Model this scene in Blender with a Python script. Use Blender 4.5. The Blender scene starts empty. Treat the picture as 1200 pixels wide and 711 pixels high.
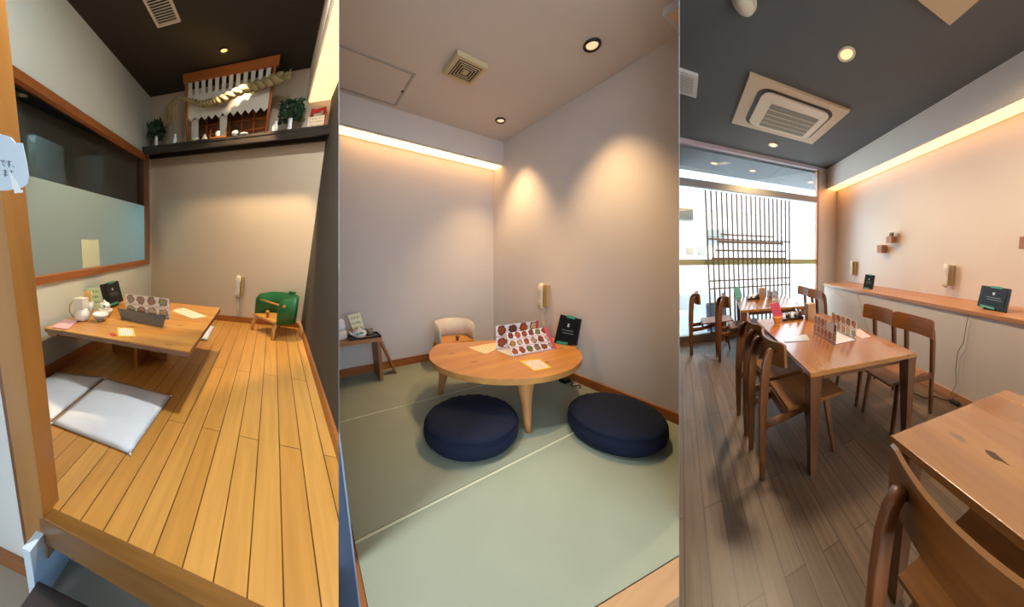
import bpy, bmesh, math, random
from mathutils import Vector, Matrix
random.seed(7)
SC = bpy.context.scene
COL = SC.collection
PI = math.pi

# ------------------------------------------------------------------ camera hub
FPX = 330.0
EYE = Vector((0, 0, 1.42))
PITCH = math.atan(55.5 / FPX)
cd = bpy.data.cameras.new('camera'); cam = bpy.data.objects.new('camera', cd); COL.objects.link(cam)
cam.location = EYE; cam.rotation_euler = (PI / 2 - PITCH, 0, 0)
cd.sensor_width = 36; cd.lens = FPX / 1200 * 36; cd.clip_start = 0.02; cd.clip_end = 200
SC.camera = cam
SC.view_settings.view_transform = 'Standard'; SC.view_settings.look = 'None'
SC.view_settings.exposure = 0.5; SC.view_settings.gamma = 1.0; SC.view_settings.use_curve_mapping = False
SC.cycles.use_denoising = True
SC.cycles.max_bounces = 8; SC.cycles.transparent_max_bounces = 12
SC.cycles.sample_clamp_indirect = 6.0

# The three dining rooms open onto one hub. Each is set out on its own oblique plan axes
# (a = across, b = into the room, c = up) and they are parted by thin tapering dividers.
def ray_plan(col):            # direction of a divider seen in plan from the hub
    x = (col - 600) / FPX
    return Vector((x, math.cos(PITCH), -math.sin(PITCH)))
UPV = Vector((0, math.sin(PITCH), math.cos(PITCH)))
def divider_normal(col):
    return ray_plan(col).cross(UPV).normalized()      # points to the right-hand side

class Room:
    def __init__(s, A, B, C, eye_h, cuts):
        s.A, s.B, s.C, s.h, s.cuts = Vector(A), Vector(B), Vector(C), eye_h, cuts
    def lin(s, p): return s.A * p[0] + s.B * p[1] + s.C * p[2]
    def w(s, u, v, h): return EYE + s.A * u + s.B * v + s.C * (h - s.h)
nL, nR = divider_normal(396.82), divider_normal(795.82)
nL2, nR2 = divider_normal(397.38), divider_normal(796.38)
R1 = Room((1.35696, -0.34334, -0.01905), (-0.73102, 0.88346, 0.04901), (0.31873, -0.0857, 1.00763), 0.85, [nL])
R2 = Room((0.78715, 0.56922, -0.02025), (-0.62, 0.82496, -0.02935), (0.01263, -0.031, 1.01274), 0.97, [-nL2, nR])
R3 = Room((1.46938, 0.5709, -0.00505), (0.64007, 1.08123, -0.00319), (-0.13489, 0.03221, 0.99268), 1.42, [-nR2])

# ------------------------------------------------------------------ materials
def L(h):
    h = h.lstrip('#'); r = []
    for i in (0, 2, 4):
        c = int(h[i:i+2], 16) / 255
        r.append(c / 12.92 if c <= .04045 else ((c + .055) / 1.055) ** 2.4)
    return (*r, 1.0)
MATS = {}
def newmat(n):
    m = bpy.data.materials.new(n); m.use_nodes = True
    nt = m.node_tree; b = nt.nodes['Principled BSDF']
    return m, nt, b
def nd(nt, t, **k):
    n = nt.nodes.new(t)
    for a, v in k.items(): setattr(n, a, v)
    return n
def flat(n, hexc, rough=.5, metal=0, spec=.5, alpha=None):
    if n in MATS: return MATS[n]
    m, nt, b = newmat(n)
    b.inputs['Base Color'].default_value = L(hexc); b.inputs['Roughness'].default_value = rough
    b.inputs['Metallic'].default_value = metal; b.inputs['Specular IOR Level'].default_value = spec
    MATS[n] = m; return m
def mottled(n, c1, c2, scale=6, rough=.8, bump=0, bscale=80, spec=.3):
    if n in MATS: return MATS[n]
    m, nt, b = newmat(n)
    a = nd(nt, 'ShaderNodeAttribute', attribute_name='tex')
    no = nd(nt, 'ShaderNodeTexNoise'); no.inputs['Scale'].default_value = scale; no.inputs['Detail'].default_value = 4
    mx = nd(nt, 'ShaderNodeMix', data_type='RGBA'); mx.inputs['A'].default_value = L(c1); mx.inputs['B'].default_value = L(c2)
    nt.links.new(a.outputs['Vector'], no.inputs['Vector']); nt.links.new(no.outputs['Fac'], mx.inputs['Factor'])
    nt.links.new(mx.outputs['Result'], b.inputs['Base Color'])
    b.inputs['Roughness'].default_value = rough; b.inputs['Specular IOR Level'].default_value = spec
    if bump:
        n2 = nd(nt, 'ShaderNodeTexNoise'); n2.inputs['Scale'].default_value = bscale
        bp = nd(nt, 'ShaderNodeBump'); bp.inputs['Strength'].default_value = bump; bp.inputs['Distance'].default_value = .002
        nt.links.new(a.outputs['Vector'], n2.inputs['Vector']); nt.links.new(n2.outputs['Fac'], bp.inputs['Height'])
        nt.links.new(bp.outputs['Normal'], b.inputs['Normal'])
    MATS[n] = m; return m
def wood(n, c1, c2, axis='u', scale=1.0, rough=.42, spec=.4, knots=0):
    if n in MATS: return MATS[n]
    m, nt, b = newmat(n)
    a = nd(nt, 'ShaderNodeAttribute', attribute_name='tex')
    mp = nd(nt, 'ShaderNodeMapping')
    s = {'u': (1.2, 14, 14), 'v': (14, 1.2, 14), 'h': (14, 14, 1.2)}[axis]
    mp.inputs['Scale'].default_value = [x * scale for x in s]
    no = nd(nt, 'ShaderNodeTexNoise'); no.inputs['Scale'].default_value = 1.6; no.inputs['Detail'].default_value = 6
    no.inputs['Distortion'].default_value = .6
    rp = nd(nt, 'ShaderNodeValToRGB'); rp.color_ramp.elements[0].position = .3; rp.color_ramp.elements[1].position = .72
    rp.color_ramp.elements[0].color = L(c1); rp.color_ramp.elements[1].color = L(c2)
    nt.links.new(a.outputs['Vector'], mp.inputs['Vector']); nt.links.new(mp.outputs['Vector'], no.inputs['Vector'])
    nt.links.new(no.outputs['Fac'], rp.inputs['Fac']); res = rp.outputs['Color']
    if knots:      # scattered dark knots
        vo = nd(nt, 'ShaderNodeTexVoronoi', voronoi_dimensions='2D'); vo.inputs['Scale'].default_value = knots; mk = nd(nt, 'ShaderNodeMapping')
        mk.inputs['Scale'].default_value = {'u': (.6, 1.3, 1), 'v': (1.3, .6, 1), 'h': (1, 1, .6)}[axis]
        nt.links.new(a.outputs['Vector'], mk.inputs['Vector']); nt.links.new(mk.outputs[0], vo.inputs['Vector'])
        kr = nd(nt, 'ShaderNodeValToRGB'); kr.color_ramp.elements[0].position = .02; kr.color_ramp.elements[0].color = (.75, .75, .75, 1)
        kr.color_ramp.elements[1].position = .055; kr.color_ramp.elements[1].color = (0, 0, 0, 1)
        nt.links.new(vo.outputs['Distance'], kr.inputs['Fac'])
        mk2 = nd(nt, 'ShaderNodeMix', data_type='RGBA'); nt.links.new(kr.outputs['Color'], mk2.inputs['Factor']); nt.links.new(res, mk2.inputs['A']); mk2.inputs['B'].default_value = L('#4e2e14')
        res = mk2.outputs['Result']
    nt.links.new(res, b.inputs['Base Color'])
    b.inputs['Roughness'].default_value = rough; b.inputs['Specular IOR Level'].default_value = spec
    MATS[n] = m; return m
def planks(n, c1, c2, gap, width, length, rough=.3, shift=0.0, grain=.35, spec=.4):
    m, nt, b = newmat(n)
    a = nd(nt, 'ShaderNodeAttribute', attribute_name='tex')
    sp = nd(nt, 'ShaderNodeSeparateXYZ'); cb = nd(nt, 'ShaderNodeCombineXYZ')
    ad = nd(nt, 'ShaderNodeMath', operation='ADD'); ad.inputs[1].default_value = shift
    nt.links.new(a.outputs['Vector'], sp.inputs[0]); nt.links.new(sp.outputs['Y'], cb.inputs['X'])
    nt.links.new(sp.outputs['X'], ad.inputs[0]); nt.links.new(ad.outputs[0], cb.inputs['Y'])
    br = nd(nt, 'ShaderNodeTexBrick'); br.offset = .37; br.offset_frequency = 2
    br.inputs['Scale'].default_value = 1; br.inputs['Brick Width'].default_value = length
    br.inputs['Row Height'].default_value = width; br.inputs['Mortar Size'].default_value = .0021
    br.inputs['Mortar Smooth'].default_value = .2; br.inputs['Bias'].default_value = 0
    br.inputs['Color1'].default_value = L(c1); br.inputs['Color2'].default_value = L(c2); br.inputs['Mortar'].default_value = L(gap)
    nt.links.new(cb.outputs[0], br.inputs['Vector'])
    mp = nd(nt, 'ShaderNodeMapping'); mp.inputs['Scale'].default_value = (1.5, 26, 1)
    no = nd(nt, 'ShaderNodeTexNoise'); no.inputs['Scale'].default_value = 1.5; no.inputs['Detail'].default_value = 6
    nt.links.new(cb.outputs[0], mp.inputs['Vector']); nt.links.new(mp.outputs[0], no.inputs['Vector'])
    rp = nd(nt, 'ShaderNodeValToRGB'); rp.color_ramp.elements[0].position = .3; rp.color_ramp.elements[1].position = .75
    g = 1 - grain; rp.color_ramp.elements[0].color = (g, g, g, 1); rp.color_ramp.elements[1].color = (1, 1, 1, 1)
    nt.links.new(no.outputs['Fac'], rp.inputs['Fac'])
    mx = nd(nt, 'ShaderNodeMix', data_type='RGBA', blend_type='MULTIPLY'); mx.inputs['Factor'].default_value = 1
    nt.links.new(br.outputs['Color'], mx.inputs['A']); nt.links.new(rp.outputs['Color'], mx.inputs['B'])
    nt.links.new(mx.outputs['Result'], b.inputs['Base Color'])
    b.inputs['Roughness'].default_value = rough; b.inputs['Specular IOR Level'].default_value = spec
    return m
def emis(n, hexc, strength):
    if n in MATS: return MATS[n]
    m, nt, b = newmat(n)
    b.inputs['Base Color'].default_value = L(hexc)
    b.inputs['Emission Color'].default_value = L(hexc); b.inputs['Emission Strength'].default_value = strength
    MATS[n] = m; return m
def emis_rgb(n, rgb, strength):
    m, nt, b = newmat(n)
    b.inputs['Base Color'].default_value = (.8, .8, .8, 1)
    b.inputs['Emission Color'].default_value = (*rgb, 1); b.inputs['Emission Strength'].default_value = strength
    return m
def clear_glass(n, tint, gloss=.12):
    m, nt, b = newmat(n)
    out = nt.nodes['Material Output']
    t = nd(nt, 'ShaderNodeBsdfTransparent'); t.inputs[0].default_value = L(tint)
    g = nd(nt, 'ShaderNodeBsdfGlossy'); g.inputs['Roughness'].default_value = .02
    fr = nd(nt, 'ShaderNodeFresnel'); fr.inputs[0].default_value = 1.45
    mt = nd(nt, 'ShaderNodeMath', operation='MULTIPLY'); mt.inputs[1].default_value = gloss * 8
    mx = nd(nt, 'ShaderNodeMixShader')
    nt.links.new(fr.outputs[0], mt.inputs[0]); nt.links.new(mt.outputs[0], mx.inputs[0])
    nt.links.new(t.outputs[0], mx.inputs[1]); nt.links.new(g.outputs[0], mx.inputs[2]); nt.links.new(mx.outputs[0], out.inputs['Surface'])
    return m
def frosted(n, col, tr=.4):
    m, nt, b = newmat(n)
    out = nt.nodes['Material Output']
    d = nd(nt, 'ShaderNodeBsdfDiffuse'); d.inputs[0].default_value = L(col)
    t = nd(nt, 'ShaderNodeBsdfTranslucent'); t.inputs[0].default_value = L(col)
    g = nd(nt, 'ShaderNodeBsdfGlossy'); g.inputs['Roughness'].default_value = .35
    m1 = nd(nt, 'ShaderNodeMixShader'); m1.inputs[0].default_value = tr
    m2 = nd(nt, 'ShaderNodeMixShader'); m2.inputs[0].default_value = .06
    nt.links.new(d.outputs[0], m1.inputs[1]); nt.links.new(t.outputs[0], m1.inputs[2])
    nt.links.new(m1.outputs[0], m2.inputs[1]); nt.links.new(g.outputs[0], m2.inputs[2]); nt.links.new(m2.outputs[0], out.inputs['Surface'])
    return m
def menu_print(n, cols, rows, paper='#efe6e4', margin=.08, dish='#8a4a2c', band=None, seed=0, text=True):
    """a printed sheet: a grid of food pictures over small lines of print (tex = 0..1 across the sheet)"""
    m, nt, b = newmat(n)
    lk = nt.links.new
    a = nd(nt, 'ShaderNodeAttribute', attribute_name='tex'); sp = nd(nt, 'ShaderNodeSeparateXYZ'); lk(a.outputs['Vector'], sp.inputs[0])
    def M(op, x, y=None):
        q = nd(nt, 'ShaderNodeMath', operation=op)
        for i, z in enumerate((x, y)):
            if z is None: continue
            if isinstance(z, (int, float)): q.inputs[i].default_value = z
            else: lk(z, q.inputs[i])
        return q.outputs[0]
    gx = M('MULTIPLY', sp.outputs['X'], cols); gy = M('MULTIPLY', sp.outputs['Y'], rows)
    fx = M('SUBTRACT', M('FRACT', gx), .5); fy = M('SUBTRACT', M('FRACT', gy), .58)
    wob = nd(nt, 'ShaderNodeTexNoise'); wob.inputs['Scale'].default_value = 11; lk(a.outputs['Vector'], wob.inputs['Vector'])
    r = M('ADD', M('SQRT', M('ADD', M('MULTIPLY', fx, fx), M('MULTIPLY', fy, fy))), M('MULTIPLY', M('SUBTRACT', wob.outputs['Fac'], .5), .5))
    disc = M('LESS_THAN', r, .39)
    core = M('LESS_THAN', r, .30)
    cell = nd(nt, 'ShaderNodeCombineXYZ'); lk(M('FLOOR', gx), cell.inputs[0]); lk(M('FLOOR', gy), cell.inputs[1]); cell.inputs[2].default_value = seed
    wn = nd(nt, 'ShaderNodeTexWhiteNoise'); lk(cell.outputs[0], wn.inputs['Vector'])
    rp = nd(nt, 'ShaderNodeValToRGB'); e = rp.color_ramp.elements
    e[0].position = 0; e[0].color = L('#7a3a26'); e[1].position = 1; e[1].color = L('#d08a3c')
    for p_, c_ in ((.25, '#b5562e'), (.45, '#59301f'), (.62, '#c9b08c'), (.8, '#6d7a3a')):
        q = e.new(p_); q.color = L(c_)
    lk(wn.outputs['Value'], rp.inputs['Fac'])
    no = nd(nt, 'ShaderNodeTexNoise'); no.inputs['Scale'].default_value = 30; lk(a.outputs['Vector'], no.inputs['Vector'])
    mixn = nd(nt, 'ShaderNodeMix', data_type='RGBA', blend_type='OVERLAY'); mixn.inputs['Factor'].default_value = .7
    lk(rp.outputs['Color'], mixn.inputs['A']); lk(no.outputs['Color'], mixn.inputs['B'])
    c1 = nd(nt, 'ShaderNodeMix', data_type='RGBA'); c1.inputs['A'].default_value = L(paper); c1.inputs['B'].default_value = L('#3a2a28'); lk(disc, c1.inputs['Factor'])
    c2 = nd(nt, 'ShaderNodeMix', data_type='RGBA'); lk(core, c2.inputs['Factor']); lk(c1.outputs['Result'], c2.inputs['A']); lk(mixn.outputs['Result'], c2.inputs['B'])
    res = c2.outputs['Result']
    if text:   # dashes of print under each picture
        ln = M('MULTIPLY', M('LESS_THAN', fy, -.42), M('GREATER_THAN', M('SINE', M('MULTIPLY', sp.outputs['X'], cols * 60)), -.2))
        c3 = nd(nt, 'ShaderNodeMix', data_type='RGBA'); lk(M('MULTIPLY', ln, .6), c3.inputs['Factor']); lk(res, c3.inputs['A']); c3.inputs['B'].default_value = L('#8a3030')
        res = c3.outputs['Result']
    if band:
        bd = M('GREATER_THAN', sp.outputs['X'], .93)
        c4 = nd(nt, 'ShaderNodeMix', data_type='RGBA'); lk(bd, c4.inputs['Factor']); lk(res, c4.inputs['A']); c4.inputs['B'].default_value = L(band)
        res = c4.outputs['Result']
    lk(res, b.inputs['Base Color']); b.inputs['Roughness'].default_value = .35
    return m
def lines_print(n, paper, ink, border=None, rows=9, dens=.55):
    m, nt, b = newmat(n); lk = nt.links.new
    a = nd(nt, 'ShaderNodeAttribute', attribute_name='tex'); sp = nd(nt, 'ShaderNodeSeparateXYZ'); lk(a.outputs['Vector'], sp.inputs[0])
    mp = nd(nt, 'ShaderNodeMapping'); mp.inputs['Scale'].default_value = (26, rows * 2, 1)
    no = nd(nt, 'ShaderNodeTexNoise'); no.inputs['Scale'].default_value = 1; lk(a.outputs['Vector'], mp.inputs[0]); lk(mp.outputs[0], no.inputs['Vector'])
    def M(op, x, y=None):
        q = nd(nt, 'ShaderNodeMath', operation=op)
        for i, z in enumerate((x, y)):
            if z is None: continue
            if isinstance(z, (int, float)): q.inputs[i].default_value = z
            else: lk(z, q.inputs[i])
        return q.outputs[0]
    row = M('GREATER_THAN', M('SINE', M('MULTIPLY', sp.outputs['Y'], rows * 6.283)), .1)
    ink_f = M('MULTIPLY', row, M('GREATER_THAN', no.outputs['Fac'], 1 - dens))
    dx = M('ABSOLUTE', M('SUBTRACT', sp.outputs['X'], .5)); dy = M('ABSOLUTE', M('SUBTRACT', sp.outputs['Y'], .5))
    inside = M('LESS_THAN', M('MAXIMUM', dx, dy), .41)
    c1 = nd(nt, 'ShaderNodeMix', data_type='RGBA'); c1.inputs['A'].default_value = L(paper); c1.inputs['B'].default_value = L(ink); lk(M('MULTIPLY', M('MULTIPLY', ink_f, inside), .8), c1.inputs['Factor'])
    res = c1.outputs['Result']
    if border:
        c2 = nd(nt, 'ShaderNodeMix', data_type='RGBA'); lk(inside, c2.inputs['Factor']); c2.inputs['A'].default_value = L(border); lk(res, c2.inputs['B'])
        res = c2.outputs['Result']
    lk(res, b.inputs['Base Color']); b.inputs['Roughness'].default_value = .5
    return m
def tatami_mat():
    m, nt, b = newmat('woven_rush'); lk = nt.links.new
    a = nd(nt, 'ShaderNodeAttribute', attribute_name='tex')
    wv = nd(nt, 'ShaderNodeTexWave', wave_type='BANDS', bands_direction='X'); wv.inputs['Scale'].default_value = 62; wv.inputs['Distortion'].default_value = .6
    no = nd(nt, 'ShaderNodeTexNoise'); no.inputs['Scale'].default_value = 5; no.inputs['Detail'].default_value = 5
    lk(a.outputs['Vector'], wv.inputs['Vector']); lk(a.outputs['Vector'], no.inputs['Vector'])
    m1 = nd(nt, 'ShaderNodeMix', data_type='RGBA'); m1.inputs['A'].default_value = L('#929a88'); m1.inputs['B'].default_value = L('#9fa695'); lk(no.outputs['Fac'], m1.inputs['Factor'])
    m2 = nd(nt, 'ShaderNodeMix', data_type='RGBA', blend_type='MULTIPLY'); m2.inputs['Factor'].default_value = .13
    lk(m1.outputs['Result'], m2.inputs['A']); lk(wv.outputs['Color'], m2.inputs['B']); lk(m2.outputs['Result'], b.inputs['Base Color'])
    b.inputs['Roughness'].default_value = .6; b.inputs['Specular IOR Level'].default_value = .3
    return m

# ------------------------------------------------------------------ mesh builder (room metres)
class MB:
    def __init__(s, M=None):
        s.v, s.f, s.t, s.sm, s.mi, s.M, s.slot = [], [], [], [], [], M, 0
    def add(s, vs, fs, tex=None, smooth=False):
        o = len(s.v)
        for i, p in enumerate(vs):
            p = Vector(p); s.t.append(tuple(tex[i]) if tex else None)
            s.v.append(s.M @ p if s.M else p)
        for f in fs:
            s.f.append([o + i for i in f]); s.sm.append(smooth); s.mi.append(s.slot)
        return s
    def box(s, u0, u1, v0, v1, h0, h1, bev=0):
        if bev:
            bm = bmesh.new(); bmesh.ops.create_cube(bm, size=1)
            for q in bm.verts: q.co = Vector(((u0+u1)/2 + q.co.x*(u1-u0), (v0+v1)/2 + q.co.y*(v1-v0), (h0+h1)/2 + q.co.z*(h1-h0)))
            bmesh.ops.bevel(bm, geom=bm.edges[:], offset=bev, segments=2, profile=.7, affect='EDGES')
            bm.verts.index_update()
            s.add([q.co.copy() for q in bm.verts], [[q.index for q in f.verts] for f in bm.faces]); bm.free(); return s
        return s.hexa([(u0,v0,h0),(u1,v0,h0),(u1,v1,h0),(u0,v1,h0)], [(u0,v0,h1),(u1,v0,h1),(u1,v1,h1),(u0,v1,h1)])
    def hexa(s, bot, top):
        return s.add(list(bot)+list(top), [(3,2,1,0),(4,5,6,7),(0,1,5,4),(1,2,6,5),(2,3,7,6),(3,0,4,7)])
    def prism(s, pts, h0, h1, bev=0, smooth=False):
        n = len(pts)
        if bev:
            bm = bmesh.new()
            lo = [bm.verts.new((p[0], p[1], h0)) for p in pts]; hi = [bm.verts.new((p[0], p[1], h1)) for p in pts]
            bm.faces.new(lo[::-1]); bm.faces.new(hi)
            for i in range(n): bm.faces.new((lo[i], lo[(i+1)%n], hi[(i+1)%n], hi[i]))
            bmesh.ops.bevel(bm, geom=[e for e in bm.edges if abs(e.verts[0].co.z - e.verts[1].co.z) < 1e-6], offset=bev, segments=2, profile=.6, affect='EDGES')
            bm.verts.index_update()
            s.add([q.co.copy() for q in bm.verts], [[q.index for q in f.verts] for f in bm.faces]); bm.free(); return s
        return s.add([(p[0],p[1],h0) for p in pts]+[(p[0],p[1],h1) for p in pts],
                     [list(range(n))[::-1], list(range(n,2*n))]+[(i,(i+1)%n,n+(i+1)%n,n+i) for i in range(n)])
    def loft(s, rings, cap=True, smooth=True, closed=False):
        n = len(rings[0]); vs = [p for r in rings for p in r]; fs = []
        for k in range(len(rings)-1 + (1 if closed else 0)):
            k2 = (k+1) % len(rings)
            for i in range(n): fs.append((k*n+i, k*n+(i+1)%n, k2*n+(i+1)%n, k2*n+i))
        s.add(vs, fs, smooth=smooth)
        if cap and not closed:
            s.add(rings[0], [list(range(n))[::-1]]); s.add(rings[-1], [list(range(n))])
        return s
    def lathe(s, prof, c, seg=24, cap=True, sx=1, sy=1):
        rings = [[(c[0]+r*sx*math.cos(2*PI*i/seg), c[1]+r*sy*math.sin(2*PI*i/seg), c[2]+h) for i in range(seg)] for r, h in prof]
        return s.loft(rings, cap)
    def tube(s, path, r, seg=8, cap=True):
        path = [Vector(p) for p in path]; n = len(path); rings = []
        rr = r if isinstance(r, (list, tuple)) else [r]*n
        nrm = None
        for i, p in enumerate(path):
            t = (path[min(i+1,n-1)] - path[max(i-1,0)]).normalized()
            if nrm is None:
                nrm = t.cross(Vector((0,0,1)) if abs(t.z) < .9 else Vector((1,0,0))).normalized()
            else:
                nrm = (nrm - t*nrm.dot(t)).normalized()
            bn = t.cross(nrm)
            rings.append([p + (nrm*math.cos(2*PI*k/seg) + bn*math.sin(2*PI*k/seg))*rr[i] for k in range(seg)])
        return s.loft(rings, cap)
    def sweep(s, path, side, ws, wn, rnd=.35):
        """rounded-rectangle section swept along path; ws = half width along side, wn = half width across"""
        path = [Vector(p) for p in path]; n = len(path); side = Vector(side).normalized(); rings = []
        for i, p in enumerate(path):
            t = (path[min(i+1,n-1)] - path[max(i-1,0)]).normalized()
            nn = t.cross(side).normalized()
            a = ws[i] if isinstance(ws, (list,tuple)) else ws; b = wn[i] if isinstance(wn, (list,tuple)) else wn
            q = 1 - rnd
            rings.append([p + side*(x*a) + nn*(y*b) for x, y in ((1,q),(q,1),(-q,1),(-1,q),(-1,-q),(-q,-1),(q,-1),(1,-q))])
        return s.loft(rings, True, smooth=True)
    def panel(s, p00, p10, p11, p01, th, nx=1, ny=1, bulge=None):
        """a sheet with thickness; tex runs 0..1 over it"""
        P = [Vector(p) for p in (p00, p10, p11, p01)]
        nrm = (P[1]-P[0]).cross(P[3]-P[0]).normalized()
        vs, tx, fs = [], [], []
        for side in (1, 0):
            for j in range(ny+1):
                for i in range(nx+1):
                    a, b = i/nx, j/ny
                    p = (P[0]*(1-a)+P[1]*a)*(1-b) + (P[3]*(1-a)+P[2]*a)*b
                    if bulge: p = p + nrm*bulge(a, b)
                    vs.append(p + (nrm*0 if side else -nrm*th)); tx.append((a, b, 0))
        W = nx+1; o = W*(ny+1)
        for j in range(ny):
            for i in range(nx):
                q = (j*W+i, j*W+i+1, (j+1)*W+i+1, (j+1)*W+i)
                fs.append(q); fs.append(tuple(o+k for k in q[::-1]))
        for i in range(nx):
            fs.append((i+1, i, o+i, o+i+1)); k = ny*W; fs.append((k+i, k+i+1, o+k+i+1, o+k+i))
        for j in range(ny):
            fs.append((j*W, (j+1)*W, o+(j+1)*W, o+j*W)); fs.append(((j+1)*W+nx, j*W+nx, o+j*W+nx, o+(j+1)*W+nx))
        return s.add(vs, fs, tex=tx)
    def ball(s, c, rx, ry=None, rz=None, seg=14, rg=9):
        ry = ry or rx; rz = rz or rx
        rings = [[(c[0]+rx*math.sin(a)*math.cos(2*PI*i/seg), c[1]+ry*math.sin(a)*math.sin(2*PI*i/seg), c[2]-rz*math.cos(a)) for i in range(seg)]
                 for a in [PI*(k+.15)/(rg+.3) for k in range(rg+1)]]
        return s.loft(rings, True)

BASE = {}
def build(name, mb, mat, room, base=(0,0,0), parent=None, cut=True):
    base = Vector(base)
    bm = bmesh.new(); lay = bm.verts.layers.float_vector.new('tex')
    vv = []
    for p, t in zip(mb.v, mb.t):
        q = bm.verts.new(room.lin(p - base)); q[lay] = Vector(t) if t else (p - base if parent else p); vv.append(q)
    for f, sm, mi in zip(mb.f, mb.sm, mb.mi):
        try: fc = bm.faces.new([vv[i] for i in f])
        except ValueError: continue
        fc.smooth = sm; fc.material_index = mi
    bmesh.ops.remove_doubles(bm, verts=bm.verts[:], dist=1e-5)
    bmesh.ops.recalc_face_normals(bm, faces=bm.faces[:])
    org = room.w(*base)
    if cut:
        for nrm in room.cuts:
            if any((v.co + org - EYE).dot(nrm) > 1e-5 for v in bm.verts):
                r = bmesh.ops.bisect_plane(bm, geom=bm.verts[:]+bm.edges[:]+bm.faces[:], dist=1e-6, plane_co=EYE-org, plane_no=nrm, clear_outer=True)
                ed = [g for g in r['geom_cut'] if isinstance(g, bmesh.types.BMEdge)]
                if ed: bmesh.ops.holes_fill(bm, edges=ed, sides=0)
    me = bpy.data.meshes.new(name); bm.to_mesh(me); bm.free()
    for m in (mat if isinstance(mat, (list,tuple)) else [mat]): me.materials.append(m)
    o = bpy.data.objects.new(name, me); COL.objects.link(o)
    if parent: o.parent = parent
    else: o.location = org
    BASE[o.name] = (room, base)
    return o
def tag(o, label, cat, group=None, kind=None):
    o['label'] = label; o['category'] = cat
    if group: o['group'] = group
    if kind: o['kind'] = kind
    return o
def thing(name, label, cat, room, base, group=None):
    o = bpy.data.objects.new(name, None); COL.objects.link(o); o.location = room.w(*base); o.empty_display_size = .05
    BASE[o.name] = (room, Vector(base)); return tag(o, label, cat, group)
def part(name, mb, mat, par, label=None):
    r, b = BASE[par.name]; o = build(name, mb, mat, r, b, par)
    if label: o['label'] = label
    return o
def solo(name, mb, mat, room, base, label, cat, group=None):
    return tag(build(name, mb, mat, room, base), label, cat, group)
def struct(name, mb, mat, room, label, cat='structure', base=(0,0,0)):
    return tag(build(name, mb, mat, room, base), label, cat, kind='structure')
def copy_tree(o, room, base, label, group=None):
    c = o.copy(); COL.objects.link(c); c.location = room.w(*base); BASE[c.name] = (room, Vector(base))
    c['label'] = label
    if group: c['group'] = group
    for ch in list(o.children):
        d = ch.copy(); COL.objects.link(d); d.parent = c
        for g in list(ch.children):
            e = g.copy(); COL.objects.link(e); e.parent = d
    return c
def spot(name, room, at, to, power, col, ang=1.2, blend=.5, size=.03):
    ld = bpy.data.lights.new(name, 'SPOT'); ld.energy = power; ld.color = col; ld.spot_size = ang; ld.spot_blend = blend; ld.shadow_soft_size = size
    o = bpy.data.objects.new(name, ld); COL.objects.link(o); p = room.w(*at); q = room.w(*to)
    o.location = p; o.rotation_euler = (q - p).to_track_quat('-Z', 'Y').to_euler(); return o
def turn(u, v, h, ang): return Matrix.Translation((u, v, h)) @ Matrix.Rotation(ang, 4, 'Z')

# ------------------------------------------------------------------ shared materials and fittings
white = mottled('white_wall', '#dedbd6', '#e6e3de', 3, .85, .15, 120)
sage = mottled('pale_sage_wall', '#ccd2cb', '#d4dad2', 3, .85, .15, 120)
lilac = mottled('grey_wallpaper', '#cec4be', '#d6ccc6', 3, .85, .2, 140)
cream = mottled('cream_wallpaper', '#dccfc4', '#e2d6cc', 3, .85, .2, 140)
beige = mottled('beige_wallpaper', '#c6b199', '#cebaa2', 3, .85, .2, 140)
honey = wood('honey_wood', '#b8762f', '#d39a4e', 'u')
honey_v = wood('honey_wood_long', '#b8762f', '#d39a4e', 'v')
honey_h = wood('honey_wood_upright', '#c08238', '#d9a35c', 'h', .6)
red_wood = wood('red_brown_wood', '#8a4f22', '#a9652f', 'v', .8)
red_wood_u = wood('red_brown_wood_across', '#8a4f22', '#a9652f', 'u', .8)
chair_wood = wood('chair_wood', '#623515', '#7f4a22', 'h', 1.2, .36)
chair_wood_u = wood('chair_wood_across', '#744319', '#986029', 'v', 1.0, .36)
table_wood = wood('table_top_wood', '#96561d', '#b8732c', 'v', .6, .22, .6, 2.2)
for _n in table_wood.node_tree.nodes:
    if _n.type == 'BSDF_PRINCIPLED': _n.inputs['Coat Weight'].default_value = .6; _n.inputs['Coat Roughness'].default_value = .12
steel_dk = flat('black_plastic', '#131517', .5, 0, .2)
screen_m = flat('dark_screen', '#15181c', .45, 0, .12)
green_pl = flat('green_rubber', '#2f8f78', .5)
paper_w = flat('white_paper', '#e8e6e2', .7)
china = flat('white_china', '#e6e6e4', .2)
chrome = flat('chrome', '#b8b8b8', .2, 1)
tan_pl = flat('tan_plastic', '#b89a68', .4)
ivory_pl = flat('ivory_plastic', '#d8cdb8', .4)
black_rub = flat('black_rubber', '#141414', .6)
lamp_on = emis_rgb('warm_lamp', (1.0, .42, .10), 1.5)
lamp_spot = emis_rgb('small_spot_lamp', (1.0, .62, .28), .6)
cove_on = emis_rgb('warm_strip_lamp', (1.0, .52, .16), 3.4)
cove_soft = emis_rgb('soft_strip_lamp', (1.0, .64, .28), 1.15)
cove_amber = emis_rgb('amber_strip_lamp', (1.0, .45, .12), 2.4)

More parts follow.
